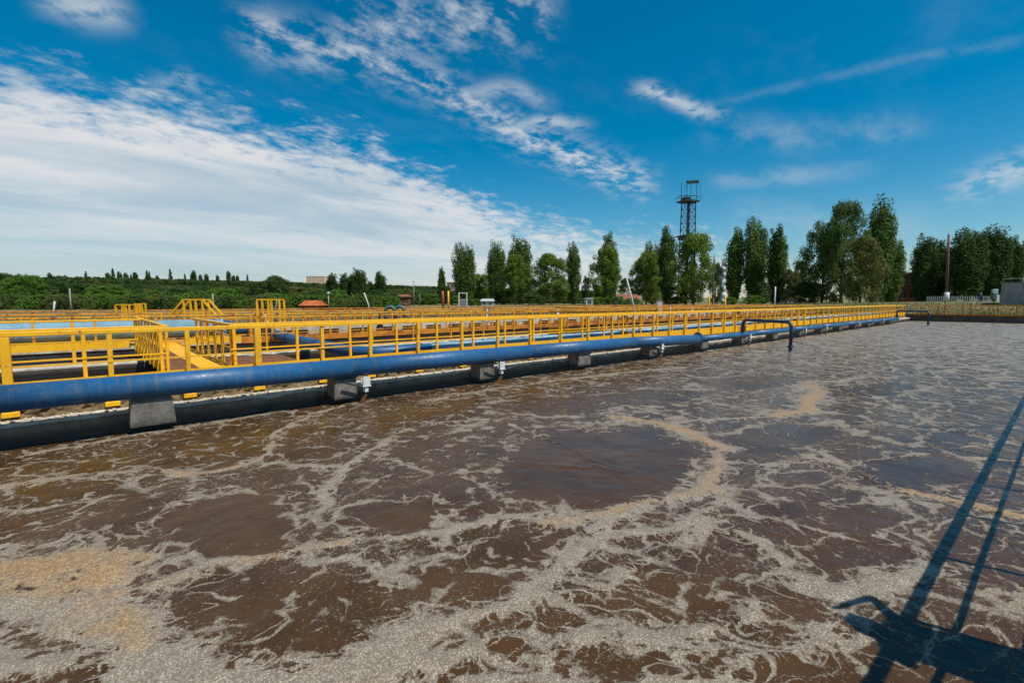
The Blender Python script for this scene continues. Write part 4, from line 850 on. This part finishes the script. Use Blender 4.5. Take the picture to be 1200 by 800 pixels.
# the wood on the hillside: one mass of trees nobody could count
def forest():
    sc = bpy.data.collections.new('wood_sources'); kinds = []
    def src(n, lobes, nl, size, m, sd): o = bpy.data.objects.new(n, leaves_mesh(n, lobes, nl, size, m, sd, .5)); sc.objects.link(o); kinds.append(o)
    src('wood_a', broad_lobes(901, .42, .02, 50), 1500, .034, LFAR, 1); src('wood_b', broad_lobes(902, .50, .02, 50), 1500, .036, LDRK, 2); src('wood_c', broad_lobes(903, .46, .02, 50), 1500, .036, LOLV, 3); src('wood_d', fir_lobes(904), 1200, .026, LDRK, 4); src('wood_e', broad_lobes(905, .55, .0, 50), 1500, .036, LLIM, 5)
    src('wood_f', poplar_lobes(906, 1, .16), 2200, .026, LDRK, 6)
    P = []; K = []; SC = []; RO = []; r = random.Random(12)
    n = 0
    while n < 12500:
        px = r.uniform(-260, 720); dist = 175+(r.random()**.8)*760; p = far(px, dist)
        if (378 < px < 458 and dist < 245) or (px > 505 and dist < 235): dist += 75; p = far(px, dist)
        z = hgt(p.x, p.y); n += 1
        kd = r.choices([0, 1, 2, 3], [5, 4, 1.6, 1])[0]; h = r.uniform(9, 15) if kd != 3 else r.uniform(12, 17)
        h *= r.uniform(.7, 1.25)
        if px > 460: h *= .75
        if dist >= 560: h = max(5, min(h*1.3, (29.5-.026*max(0, px))*r.uniform(.86, 1.08)*dist/FPX+EYE-z))
        if dist < 560: h = max(3, min(h, (21-.016*max(0, px))*r.uniform(.65, 1.1)*dist/FPX+EYE-z))
        P.append((p.x, p.y, z-.6)); K.append(kd if r.random() > .06 else 5); SC.append(h); RO.append(r.uniform(0, 6.28))
    for i in range(520):                                                  # undergrowth at the foot of the wood
        px = r.uniform(-220, 470); dist = r.uniform(88, 112)+(16 if False else 0)
        if 342 < px < 392: dist = 114
        p = far(px, dist); P.append((p.x, p.y, hgt(p.x, p.y)-.3)); K.append(r.choice([0, 2, 4, 4])); SC.append(r.uniform(1.8, 3.4)); RO.append(r.uniform(0, 6))
    for i in range(260):
        px = r.uniform(-240, 470); dist = r.uniform(135, 175); p = far(px, dist); P.append((p.x, p.y, hgt(p.x, p.y)-.5)); K.append(r.choice([0, 1, 2, 4])); SC.append(r.uniform(3, 5.4)); RO.append(r.uniform(0, 6))
    for px in [r.gauss(c, 5) for c in (112, 130, 137, 145, 152, 160, 168, 176, 186, 203, 215, 228, 236, 250) for _ in range(r.choice((1, 2, 3)))]+[20, 27, 60, 78, 255, 270, 275, 280, 292]+[15]:      # spires along the ridge
        px += r.uniform(-2, 2); p = far(px, 640+r.uniform(-30, 60)); P.append((p.x, p.y, hgt(p.x, p.y))); K.append(r.choice((3, 5, 5))); SC.append(r.uniform(16, 27)); RO.append(r.uniform(0, 6))
    me = bpy.data.meshes.new('hillside_wood'); me.from_pydata(P, [], [])
    for nm, ty, arr in (('kd', 'INT', K), ('sc', 'FLOAT', SC), ('ro', 'FLOAT', RO)):
        a = me.attributes.new(nm, ty, 'POINT'); a.data.foreach_set('value', arr)
    o = link('hillside_wood', me); tag(o, 'dense mixed wood covering the distant hillside', 'woodland', kind='stuff')
    ng = bpy.data.node_groups.new('wood_scatter', 'GeometryNodeTree'); ng.interface.new_socket('Geometry', in_out='INPUT', socket_type='NodeSocketGeometry'); ng.interface.new_socket('Geometry', in_out='OUTPUT', socket_type='NodeSocketGeometry')
    N = ng.nodes; L = ng.links; gi = N.new('NodeGroupInput'); go = N.new('NodeGroupOutput'); ip = N.new('GeometryNodeInstanceOnPoints'); ci = N.new('GeometryNodeCollectionInfo'); ci.inputs['Collection'].default_value = sc; ci.inputs['Separate Children'].default_value = True
    mp = N.new('GeometryNodeMeshToPoints'); L.new(gi.outputs[0], mp.inputs[0]); L.new(mp.outputs[0], ip.inputs['Points']); L.new(ci.outputs[0], ip.inputs['Instance']); ip.inputs['Pick Instance'].default_value = True
    def na(nm, ty): n = N.new('GeometryNodeInputNamedAttribute'); n.data_type = ty; n.inputs[0].default_value = nm; return n.outputs[0]
    L.new(na('kd', 'INT'), ip.inputs['Instance Index']); cx = N.new('ShaderNodeCombineXYZ'); L.new(na('ro', 'FLOAT'), cx.inputs[2]); L.new(cx.outputs[0], ip.inputs['Rotation']); L.new(na('sc', 'FLOAT'), ip.inputs['Scale']); L.new(ip.outputs[0], go.inputs[0])
    md = o.modifiers.new('scatter', 'NODES'); md.node_group = ng
forest()
# rough grass and weeds in front of the trees
def weeds():
    r = np.random.default_rng(44); n = 60000
    x = r.uniform(-60, 150, n); y = r.uniform(38.2, 64, n); m2 = r.random(n) < .35
    x[m2] = r.uniform(81.5, 112, m2.sum()); y[m2] = r.uniform(-22, 38, m2.sum())
    z = np.array([hgt(a, b) for a, b in zip(x, y)]); h = r.uniform(.08, .35, n); w = r.uniform(.015, .05, n); an = r.uniform(0, 3.14, n); lx = r.normal(0, .12, n)
    co = np.stack([np.stack([x-w*np.cos(an), y-w*np.sin(an), z], 1), np.stack([x+w*np.cos(an), y+w*np.sin(an), z], 1), np.stack([x+lx, y+lx, z+h], 1)], 1).reshape(-1, 3)
    me = bpy.data.meshes.new('weeds'); me.vertices.add(len(co)); me.vertices.foreach_set('co', co.ravel()); me.loops.add(len(co)); me.loops.foreach_set('vertex_index', np.arange(len(co))); me.polygons.add(n); me.polygons.foreach_set('loop_start', np.arange(0, len(co), 3)); me.update(calc_edges=True)
    me.materials.append(mat('dry_weeds', flat((.15, .15, .035), .9, .6, .4))); tag(link('weeds', me), 'dry yellow green weeds on the bank round the basins', 'weeds', kind='stuff')
weeds()

# ---------------------------------------------------------------- poles, masts, chimney
def pole(px, top, dist, r0, r1, m, label, name='utility_pole', cat='pole', lean=0, base=None, extra=None):
    p = far(px, dist); z = hgt(p.x, p.y) if base is None else base; h = EYE+(352-top)*dist/FPX-z
    t = thing(name, label, cat, (p.x, p.y, z), math.atan2(RT.y, RT.x)); lx = lean*dist/FPX
    MB().tube([(0, 0, -.3), (lx*.5, 0, h*.5), (lx, 0, h)], [r0, (r0+r1)/2, r1], 10).build('shaft', m, t)
    if extra: extra(t, h, lx)
    return t
def whitebase(t, h, lx): MB().tube([(0, 0, -.1), (0, 0, 2.0)], .42, 12).build('white_base', WHT, t)
pole(1109, 276, 98, .25, .19, WOOD, 'tall brown pole with a whitewashed foot standing beyond the tank end', lean=-3, extra=whitebase)
pole(835, 300, 112, .15, .11, WOOD, 'thin dark wooden pole left of the white chimney', extra=None)
def insul(t, h, lx):
    MB().box(lx-.5, lx+.5, -.05, .05, h-.5, h-.38).build('crossarm', WOODG, t)
pole(485, 329, 150, .14, .1, WOODG, 'thin grey utility pole right of the rusty open shed', extra=insul); pole(492, 344, 165, .10, .08, WOODG, 'short grey pole beside the thin utility pole')
pole(82.5, 338, 75, .13, .10, WOODG, 'thin bare pole in front of the woods at the left'); pole(249.5, 344, 60, .09, .09, WOODG, 'short grey concrete post right of the sloping crossover steps')
def lamp(t, h, lx):
    b = MB(); b.tube([(lx, 0, h-.02), (lx, 0, h+.15), (lx, 0, h+.42), (lx, 0, h+.5)], [.12, .3, .3, .1], 12); b.build('lamp_head', WHT, t)
pole(385, 345, 100, .07, .05, WHT, 'small white lamp post with a round white head', 'street_lamp', 'lamp', extra=lamp)
pole(413, 344, 140, .05, .05, WOODG, 'thin pale post in front of the poplar clump')
pole(434, 343, 80, .10, .10, WHT, 'leaning white pipe in front of the left-hand poplars', 'leaning_pole', lean=-7); pole(60, 353, 45, .07, .07, WHT, 'short leaning white pipe above the rusty railings at the left', 'leaning_pole', lean=4)
pole(320, 352, 35, .035, .035, GRY, 'thin grey leaning bar inside the boxy crossover frame', 'leaning_pole', lean=4)
pole(747, 327, 46, .07, .07, WHT, 'long white pole leaning left in front of the low tree', 'leaning_pole', lean=-13)
pole(519, 341, 90, .22, .22, mat('red_paint', flat((.32, .07, .03), .7)), 'red stand pipe left of the yellow one', 'stand_pipe', 'pipe'); pole(525.5, 341, 88, .16, .16, YEL, 'yellow stand pipe right of the red one', 'stand_pipe', 'pipe')
pole(831, 345, 60, .09, .09, YEL, 'short yellow post beside the thin wooden pole', 'marker_post', 'post'); pole(850, 344, 45, .06, .06, YEL, 'thin yellow mast in front of the white chimney', 'marker_post', 'post'); pole(908, 336, 70, .09, .09, WHT, 'thin pale post in front of the leafy poplar', 'marker_post', 'post')
# chimney
CHW = mat('chimney_white', flat((.62, .62, .62), .8, .15, .5)); CHG = mat('chimney_band', flat((.42, .40, .40), .8, .15, .5))
p = far(847, 300); t = thing('chimney', 'tall white chimney with darker bands between tree groups', 'chimney', (p.x, p.y, 0))
for i in range(7):
    z0 = i*4.0; MB().tube([(0, 0, z0), (0, 0, z0+3.6)], [1.75-.06*i, 1.72-.06*i], 20).build('shaft_section', CHW, t); MB().tube([(0, 0, z0+3.6), (0, 0, z0+4.0)], 1.76-.06*i, 20).build('band', CHG, t)
MB().tube([(-2.2, .3, 0), (-2.2, .3, 17)], .9, 14).build('side_stack', PALE, t)
# lattice tower
p = far(803.5, 165); t = thing('lattice_tower', 'dark steel lattice lighting tower rising above the trees', 'tower', (p.x, p.y, .9), math.atan2(RT.y, RT.x)+.3)
K = 165/FPX; top = EYE+(352-217)*K-.9; pl = EYE+(352-240)*K-.9; lp = EYE+(352-279)*K-.9; hw = 1.75
legs = [(sx*hw, sy*hw) for sx in (-1, 1) for sy in (-1, 1)]
for x, y in legs: MB().bar((x*1.15, y*1.15, 0), (x*.9, y*.9, pl), .24).build('leg', DRK, t)
nseg = 15
b = MB(); ring = [(-1, -1), (1, -1), (1, 1), (-1, 1)]
for i in range(nseg):
    z0 = pl*i/nseg; z1 = pl*(i+1)/nseg; s0 = hw*(1.15-.25*i/nseg); s1 = hw*(1.15-.25*(i+1)/nseg)
    for k in range(4):
        a = ring[k]; c = ring[(k+1) % 4]; b.bar((a[0]*s0, a[1]*s0, z0), (c[0]*s1, c[1]*s1, z1), .10); b.bar((c[0]*s0, c[1]*s0, z0), (a[0]*s1, a[1]*s1, z1), .10); b.bar((a[0]*s1, a[1]*s1, z1), (c[0]*s1, c[1]*s1, z1), .10)
b.build('bracing', DRK, t); MB().box(-.22, .22, -.22, .22, 0, pl).build('ladder_shaft', DRK, t)
MB().box(-3.0, 2.6, -2.4, 2.4, pl, pl+.5).box(-2.9, -.8, -2.2, 0, pl+.5, pl+1.3).build('upper_platform', DRK, t); MB().box(-3.2, .9, -2.3, 2.3, lp, lp+.35).box(-3.1, -1.0, -2, 1, lp-1.1, lp).build('lower_platform', DRK, t)
b = MB()
for x, y in ((-1.9, -1.5), (1.9, -1.5), (1.9, 1.5), (-1.9, 1.5)): b.bar((x, y, pl+.5), (x, y, top), .13)
for z in (pl+1.7,): 
    for q, w_ in (((-3.4, -2.6), (3.0, -2.6)), ((3.0, -2.6), (3.0, 2.6)), ((3.0, 2.6), (-3.4, 2.6)), ((-3.4, 2.6), (-3.4, -2.6))): b.bar((*q, z), (*w_, z), .10); b.bar((*q, z), (*q, pl+.4), .08)
b.bar((-4.2, 0, pl+2.0), (3.4, 0, pl+2.3), .12); b.bar((-2.9, -2, top-1.4), (-3.3, -2, pl+2.5), .07); b.bar((3.0, -2, top-1), (3.5, -1, pl+2.6), .07)
b.build('top_frame', DRK, t)
MB().bar((-2.2, -1.6, top-.5), (2.2, -1.6, top+.1), .5, .6).build('lamp_beam', DRK, t)
fl = MB().box(-.38, .38, -.35, .1, -.35, .35, .06).mesh('floodlight', DRK)
for i in range(5): link('floodlight', fl, t, (-1.9+i*.95, -1.95, top-.85+i*.12))

# ---------------------------------------------------------------- buildings
RZ = math.atan2(RT.y, RT.x)
def building(name, label, x0, x1, ytop, dist, depth, wm, rm, roof='flat', cols=4, rows=1, winm=GLS, base=None, rh=1.2, wf=(.5, .45), cat='building', rz=None):
    p = far((x0+x1)/2, dist); z = hgt(p.x, p.y)-.2 if base is None else base; w = (x1-x0)*dist/FPX; h = EYE+(352-ytop)*dist/FPX-z-(rh if roof != 'flat' else .3)
    t = thing(name, label, cat, (p.x, p.y, z), RZ if rz is None else rz)
    MB().box(-w/2, w/2, 0, depth, 0, h).build('wall', wm, t)
    if roof == 'flat': MB().box(-w/2-.2, w/2+.2, -.2, depth+.2, h+.002, h+.3).build('roof', rm, t)
    else:
        b = MB(); ov = .4; n = len(b.v); b.v += [(-w/2-ov, -ov, h), (w/2+ov, -ov, h), (w/2+ov, depth+ov, h), (-w/2-ov, depth+ov, h), (-w/2, depth/2, h+rh), (w/2, depth/2, h+rh)]
        b.f += [(0, 1, 5, 4), (2, 3, 4, 5), (1, 2, 5), (3, 0, 4), (3, 2, 1, 0)]; b.sm += [False]*5; b.build('roof', rm, t)
    cw = w/cols; rhh = h/rows; wm_ = MB().box(-cw*wf[0]/2, cw*wf[0]/2, -.06, -.01, -rhh*wf[1]/2, rhh*wf[1]/2).mesh('window', winm)
    fm = MB().box(-cw*wf[0]/2-.08, cw*wf[0]/2+.08, -.10, -.062, -rhh*wf[1]/2-.14, -rhh*wf[1]/2-.02).box(-.03, .03, -.09, -.062, -rhh*wf[1]/2, rhh*wf[1]/2).mesh('window_frame', WHT)
    for i in range(cols):
        for j in range(rows):
            o = link('window', wm_, t, (-w/2+cw*(i+.5), 0, rhh*(j+.55))); link('window_frame', fm, o)
    return t
building('brick_building', 'red brick building behind the trees right of the tall poplar', 1030, 1108, 320, 205, 12, BRICK, CONP, cols=9, rows=2, wf=(.45, .5), rz=R(-75))
building('apartment_building', 'cream apartment block far away on the wooded ridge', 360, 381, 324, 820, 18, mat('orange_cream_plaster', flat((.80, .55, .36), .8, .2, .05)), PINK, cols=7, rows=10, base=12, wf=(.28, .30))
building('warehouse', 'distant long white shed with a pale roof', 492, 512, 342, 330, 16, PLAW, ROOFG, 'gable', 6, 1, rh=1.5)
building('house', 'pink building glimpsed behind the twin-topped poplar', 524, 540, 331, 260, 10, PINK, ROOF, cols=4, rows=3)
building('shed', 'rusty open shed roof among bushes left of the thin grey pole', 466, 478, 345, 150, 4, RUST, ROOF, 'gable', 2, 1, rh=.7)
building('house', 'low white house with a red tiled roof by the leaning white pole', 724, 750, 345, 160, 7, PLAW, ROOF, 'gable', 4, 1, rh=1.7)
building('house', 'small white outbuilding right of the second tall poplar', 564, 578, 350, 150, 5, PLAW, ROOFG, 'gable', 2, 1, rh=.7)
building('hut', 'small white hut at the foot of the slim lone poplar', 687, 695, 349, 150, 4, PLAW, ROOFG, cols=1, rows=1)
building('house', 'grey building showing at the foot of the olive-brown tree', 918, 942, 340, 190, 8, PLAW, ROOFG, cols=3, rows=1)
building('shed', 'shed with an orange sheet roof in front of the woods', 352, 372, 352, 95, 4, TARP, TARP, 'gable', 2, 1, rh=1.0)
# white gate frame
p = far(542.5, 110); t = thing('gate_frame', 'small white upright frame in front of the twin-topped poplar', 'frame', (p.x, p.y, .9), RZ)
for s in (-.9, .9): MB().box(s-.12, s+.12, -.1, .1, 0, 3.3).build('post', WHT, t)
MB().box(-1.02, 1.02, -.1, .1, 3.304, 3.5).build('lintel', WHT, t); MB().box(-.78, .78, -.03, .03, .1, 1.9).build('panel', GRY, t); MB().box(-.78, .78, -.04, .04, 1.904, 2.0).build('crossbar', WHT, t)
# cabinet
p = far(772.5, 55); t = thing('cabinet', 'white electrical cabinet standing above the railings', 'cabinet', (p.x, p.y, .9), RZ); MB().box(-.27, .27, -.2, .2, .35, 1.62, .02).build('cabinet_body', WHT, t); MB().box(-.24, -.01, -.215, -.202, .42, 1.55).build('door', WHT, t); MB().box(.01, .24, -.215, -.202, .42, 1.55).build('door', WHT, t); MB().box(-.05, .05, -.05, .05, 0, .348).build('foot', GRY, t); MB().box(-.31, .31, -.24, .24, 1.622, 1.67).build('canopy', GRY, t)
# grey tank building at the right
p = far(1172, 76); t = thing('grey_building', 'low grey panelled building with a roof rail at the right edge', 'building', (p.x, p.y, .9), R(-88))
h = EYE+(352-332)*76/FPX-.9; PAN = mat('grey_panel', rough_stone((.26, .27, .28), (.19, .20, .21), 1.2)); PAN2 = mat('grey_panel_light', rough_stone((.31, .32, .33), (.22, .23, .24), 1.2))
MB().box(0, 14, .1, 9, 0, h).build('wall', PAN, t)
for i in range(6):
    for j in range(3): MB().box(i*2.33+.015, i*2.33+2.31, 0, .098, .02+j*h/3, (j+1)*h/3-.02).build('panel', PAN if (i+j) % 2 else PAN2, t)
MB().box(-.15, 14.1, -.1, 9.1, h+.002, h+.10).build('roof', CON, t)
for i in range(8): MB().box(.1+i*1.9, .2+i*1.9, .05, .13, h+.104, h+.62).build('roof_post', GRY, t)
MB().box(.05, 14, .05, .13, h+.625, h+.74).build('roof_rail', CONP, t)
b = MB().tube([(2.4, 2, h+.1), (2.4, 2, h+.9), (2.9, 2, h+1.25), (3.6, 2, h+1.1)], .12, 8); b.build('vent_pipe', WHT, t)
# picket fence, person, sign box
pa = far(1086, 112); pb = far(1162, 100); d = pb-pa; t = thing('picket_fence', 'low white picket fence below the dark poplars at the right', 'fence', (pa.x, pa.y, 1.9), math.atan2(d.y, d.x)); L = d.length
zf = lambda s: hgt(pa.x+d.x*s/L, pa.y+d.y*s/L)-1.9
pk = MB().prism([(-.05, .08), (.05, .08), (.05, 1.22), (0, 1.32), (-.05, 1.22)], -.02, .02).mesh('picket', WHT)
for s in steps(.1, L, .42): link('picket', pk, t, (s, -.05, zf(s)))
MB().bar((0, 0, .35+zf(0)), (L, 0, .35+zf(L)), .05, .08).build('fence_rail', WHT, t); MB().bar((0, 0, 1.0+zf(0)), (L, 0, 1.0+zf(L)), .05, .08).build('fence_rail', WHT, t)
p = far(1165, 86); t = thing('sign_box', 'white box on a post beside the grey building', 'box', (p.x, p.y, hgt(p.x, p.y)), RZ); zt = EYE+(352-339)*86/FPX-hgt(p.x, p.y)
MB().tube([(0, 0, 0), (0, 0, zt-.9)], .09, 10).build('post', GRY, t); MB().box(-.42, .42, -.2, .2, zt-.9, zt, .03).build('box_body', WHT, t); MB().box(-.34, .34, -.215, -.203, zt-.8, zt-.1).build('box_face', PALE, t); MB().box(-.5, -.1, -.3, .3, .6, 1.7, .03).build('meter_case', GREEN, t); MB().box(.2, .65, -.25, .25, .1, 1.3, .03).build('meter_case', WHT, t)

# ---------------------------------------------------------------- people
def person(label, loc, rz, J, hat=None, top=CLOTH, wide=1.0, shadow_coat=False):
    """J: joint positions; body grown as one skin"""
    t = thing('person', label, 'person', loc, rz)
    V = []; E = []; Rr = []
    def add(p, r, par=None):
        V.append(p); Rr.append(r); 
        if par is not None: E.append((par, len(V)-1))
        return len(V)-1
    pel = add((0, 0, .95), (.165*wide, .12)); wa = add((0, 0, 1.12), (.15*wide, .12), pel); ch = add((0, .0, 1.34), (.18*wide, .13), wa); nb = add((0, 0, 1.47), (.07, .07), ch); nk = add((0, .01, 1.53), (.058, .06), nb); hd = add((0, .02, 1.62), (.078, .095), nk); ht_ = add((0, .015, 1.70), (.072, .09), hd); add((0, .01, 1.75), (.035, .045), ht_)
    for s in (-1, 1):
        hp = add((.10*s, 0, .90), (.095, .10), pel); kn = add((.11*s, .02, .49), (.062, .065), hp); an = add((.12*s, -.01, .09), (.042, .045), kn); toe = add((.13*s, .15, .035), (.042, .03), an)
        el, wr, dirh = J[s]; sh = add((.19*s, 0, 1.42), (.062, .06), ch); e = add(el, (.043, .043), sh); w_ = add(wr, (.028, .028), e)
        dh = Vector(dirh).normalized(); side = dh.cross(Vector((0, 1, 0)) if abs(dh.y) < .8 else Vector((0, 0, 1))).normalized()
        pm = Vector(wr)+dh*.075; pi = add(tuple(pm), (.036, .02), w_)
        for k, ln in enumerate((.075, .085, .08, .06)):
            o = side*(k-1.5)*.021; a = add(tuple(pm+dh*.025+o), (.009, .009), pi); m_ = add(tuple(pm+dh*(.025+ln*.55)+o*1.1+Vector((0, .008, 0))), (.0085, .0085), a); add(tuple(pm+dh*(.025+ln)+o*1.1+Vector((0, .022, 0))), (.007, .007), m_)
        a = add(tuple(Vector(wr)+dh*.035-side*.04), (.011, .011), w_); add(tuple(Vector(wr)+dh*.08-side*.062), (.009, .009), a)
    me = bpy.data.meshes.new('body'); me.from_pydata(V, E, []); me.materials.append(top); o = link('body', me, t)
    o.modifiers.new('skin', 'SKIN')
    if not me.skin_vertices: bpy.context.view_layer.objects.active = o
    for i, r_ in enumerate(Rr): me.skin_vertices[0].data[i].radius = r_
    me.skin_vertices[0].data[0].use_root = True
    sb = o.modifiers.new('sub', 'SUBSURF'); sb.levels = 2; sb.render_levels = 2
    # face and feet
    MB().tube([(0, .02, 1.62-.075), (0, .035, 1.60), (0, .035, 1.66), (0, .02, 1.70)], [.05, .080, .083, .06], 16).build('face', SKIN, t)
    MB().tube([(0, .11, 1.655), (0, .135, 1.625), (0, .115, 1.615)], [.008, .016, .010], 8).build('nose', SKIN, t)
    for s in (-1, 1): MB().tube([(.03*s-.012, .114, 1.66), (.03*s+.012, .114, 1.66)], .007, 8).build('eye', DRK, t); MB().tube([(.082*s, .01, 1.62), (.088*s, .0, 1.66)], .017, 8).build('ear', SKIN, t); MB().box(.12*s-.048, .12*s+.048, -.08, .20, 0, .07, .02).build('shoe', CLOTHD, t)
    MB().tube([(-.025, .112, 1.585), (.025, .112, 1.585)], .006, 8).build('mouth', mat('lips', flat((.3, .1, .08), .5)), t)
    b = MB(); b.tube([(0, .01, 1.675), (0, .01, 1.70), (0, .01, 1.75), (0, .005, 1.79), (0, 0, 1.805)], [.118, .112, .10, .065, .015], 20); b.box(-.07, .07, .08, .165, 1.675, 1.69, .005); b.build('hat', hat or WHT, t)
    if shadow_coat:
        o = MB().tube([(0, 0, .34), (0, 0, .60), (0, 0, .95), (0, 0, 1.15), (0, 0, 1.36), (0, 0, 1.44)], [.27, .265, .25, .245, .255, .15], 20).build('shadow_coat', top, t); o.scale = (1, .58, 1)  # unseen tube added round the body to make its cast shadow broad and solid
    return t
down = {s: ((.27*s, -.02, 1.13), (.28*s, .06, .90), (0, .1, -1)) for s in (-1, 1)}
p = far(1149, 97); person('person in blue with a white hat standing behind the picket fence', (p.x, p.y, hgt(p.x, p.y)+.02), RZ+2.6, down, WHT, CLOTH)
# the one whose shadow falls on the water: an arm raised
up_ = {1: ((.43, .10, 1.66), (.24, .12, 1.80), (-.5, .05, .2)), -1: ((-.31, .0, 1.14), (-.24, .16, .98), (.5, .6, -.3))}
pp = person('person at the near railing beside the viewer, one arm raised, casting the shadow', (4.93, -.70, .97), R(0), up_, CLOTHD, CLOTHD, wide=1.3, shadow_coat=True)
pp.scale = (1.10, 1.0, 1.03)
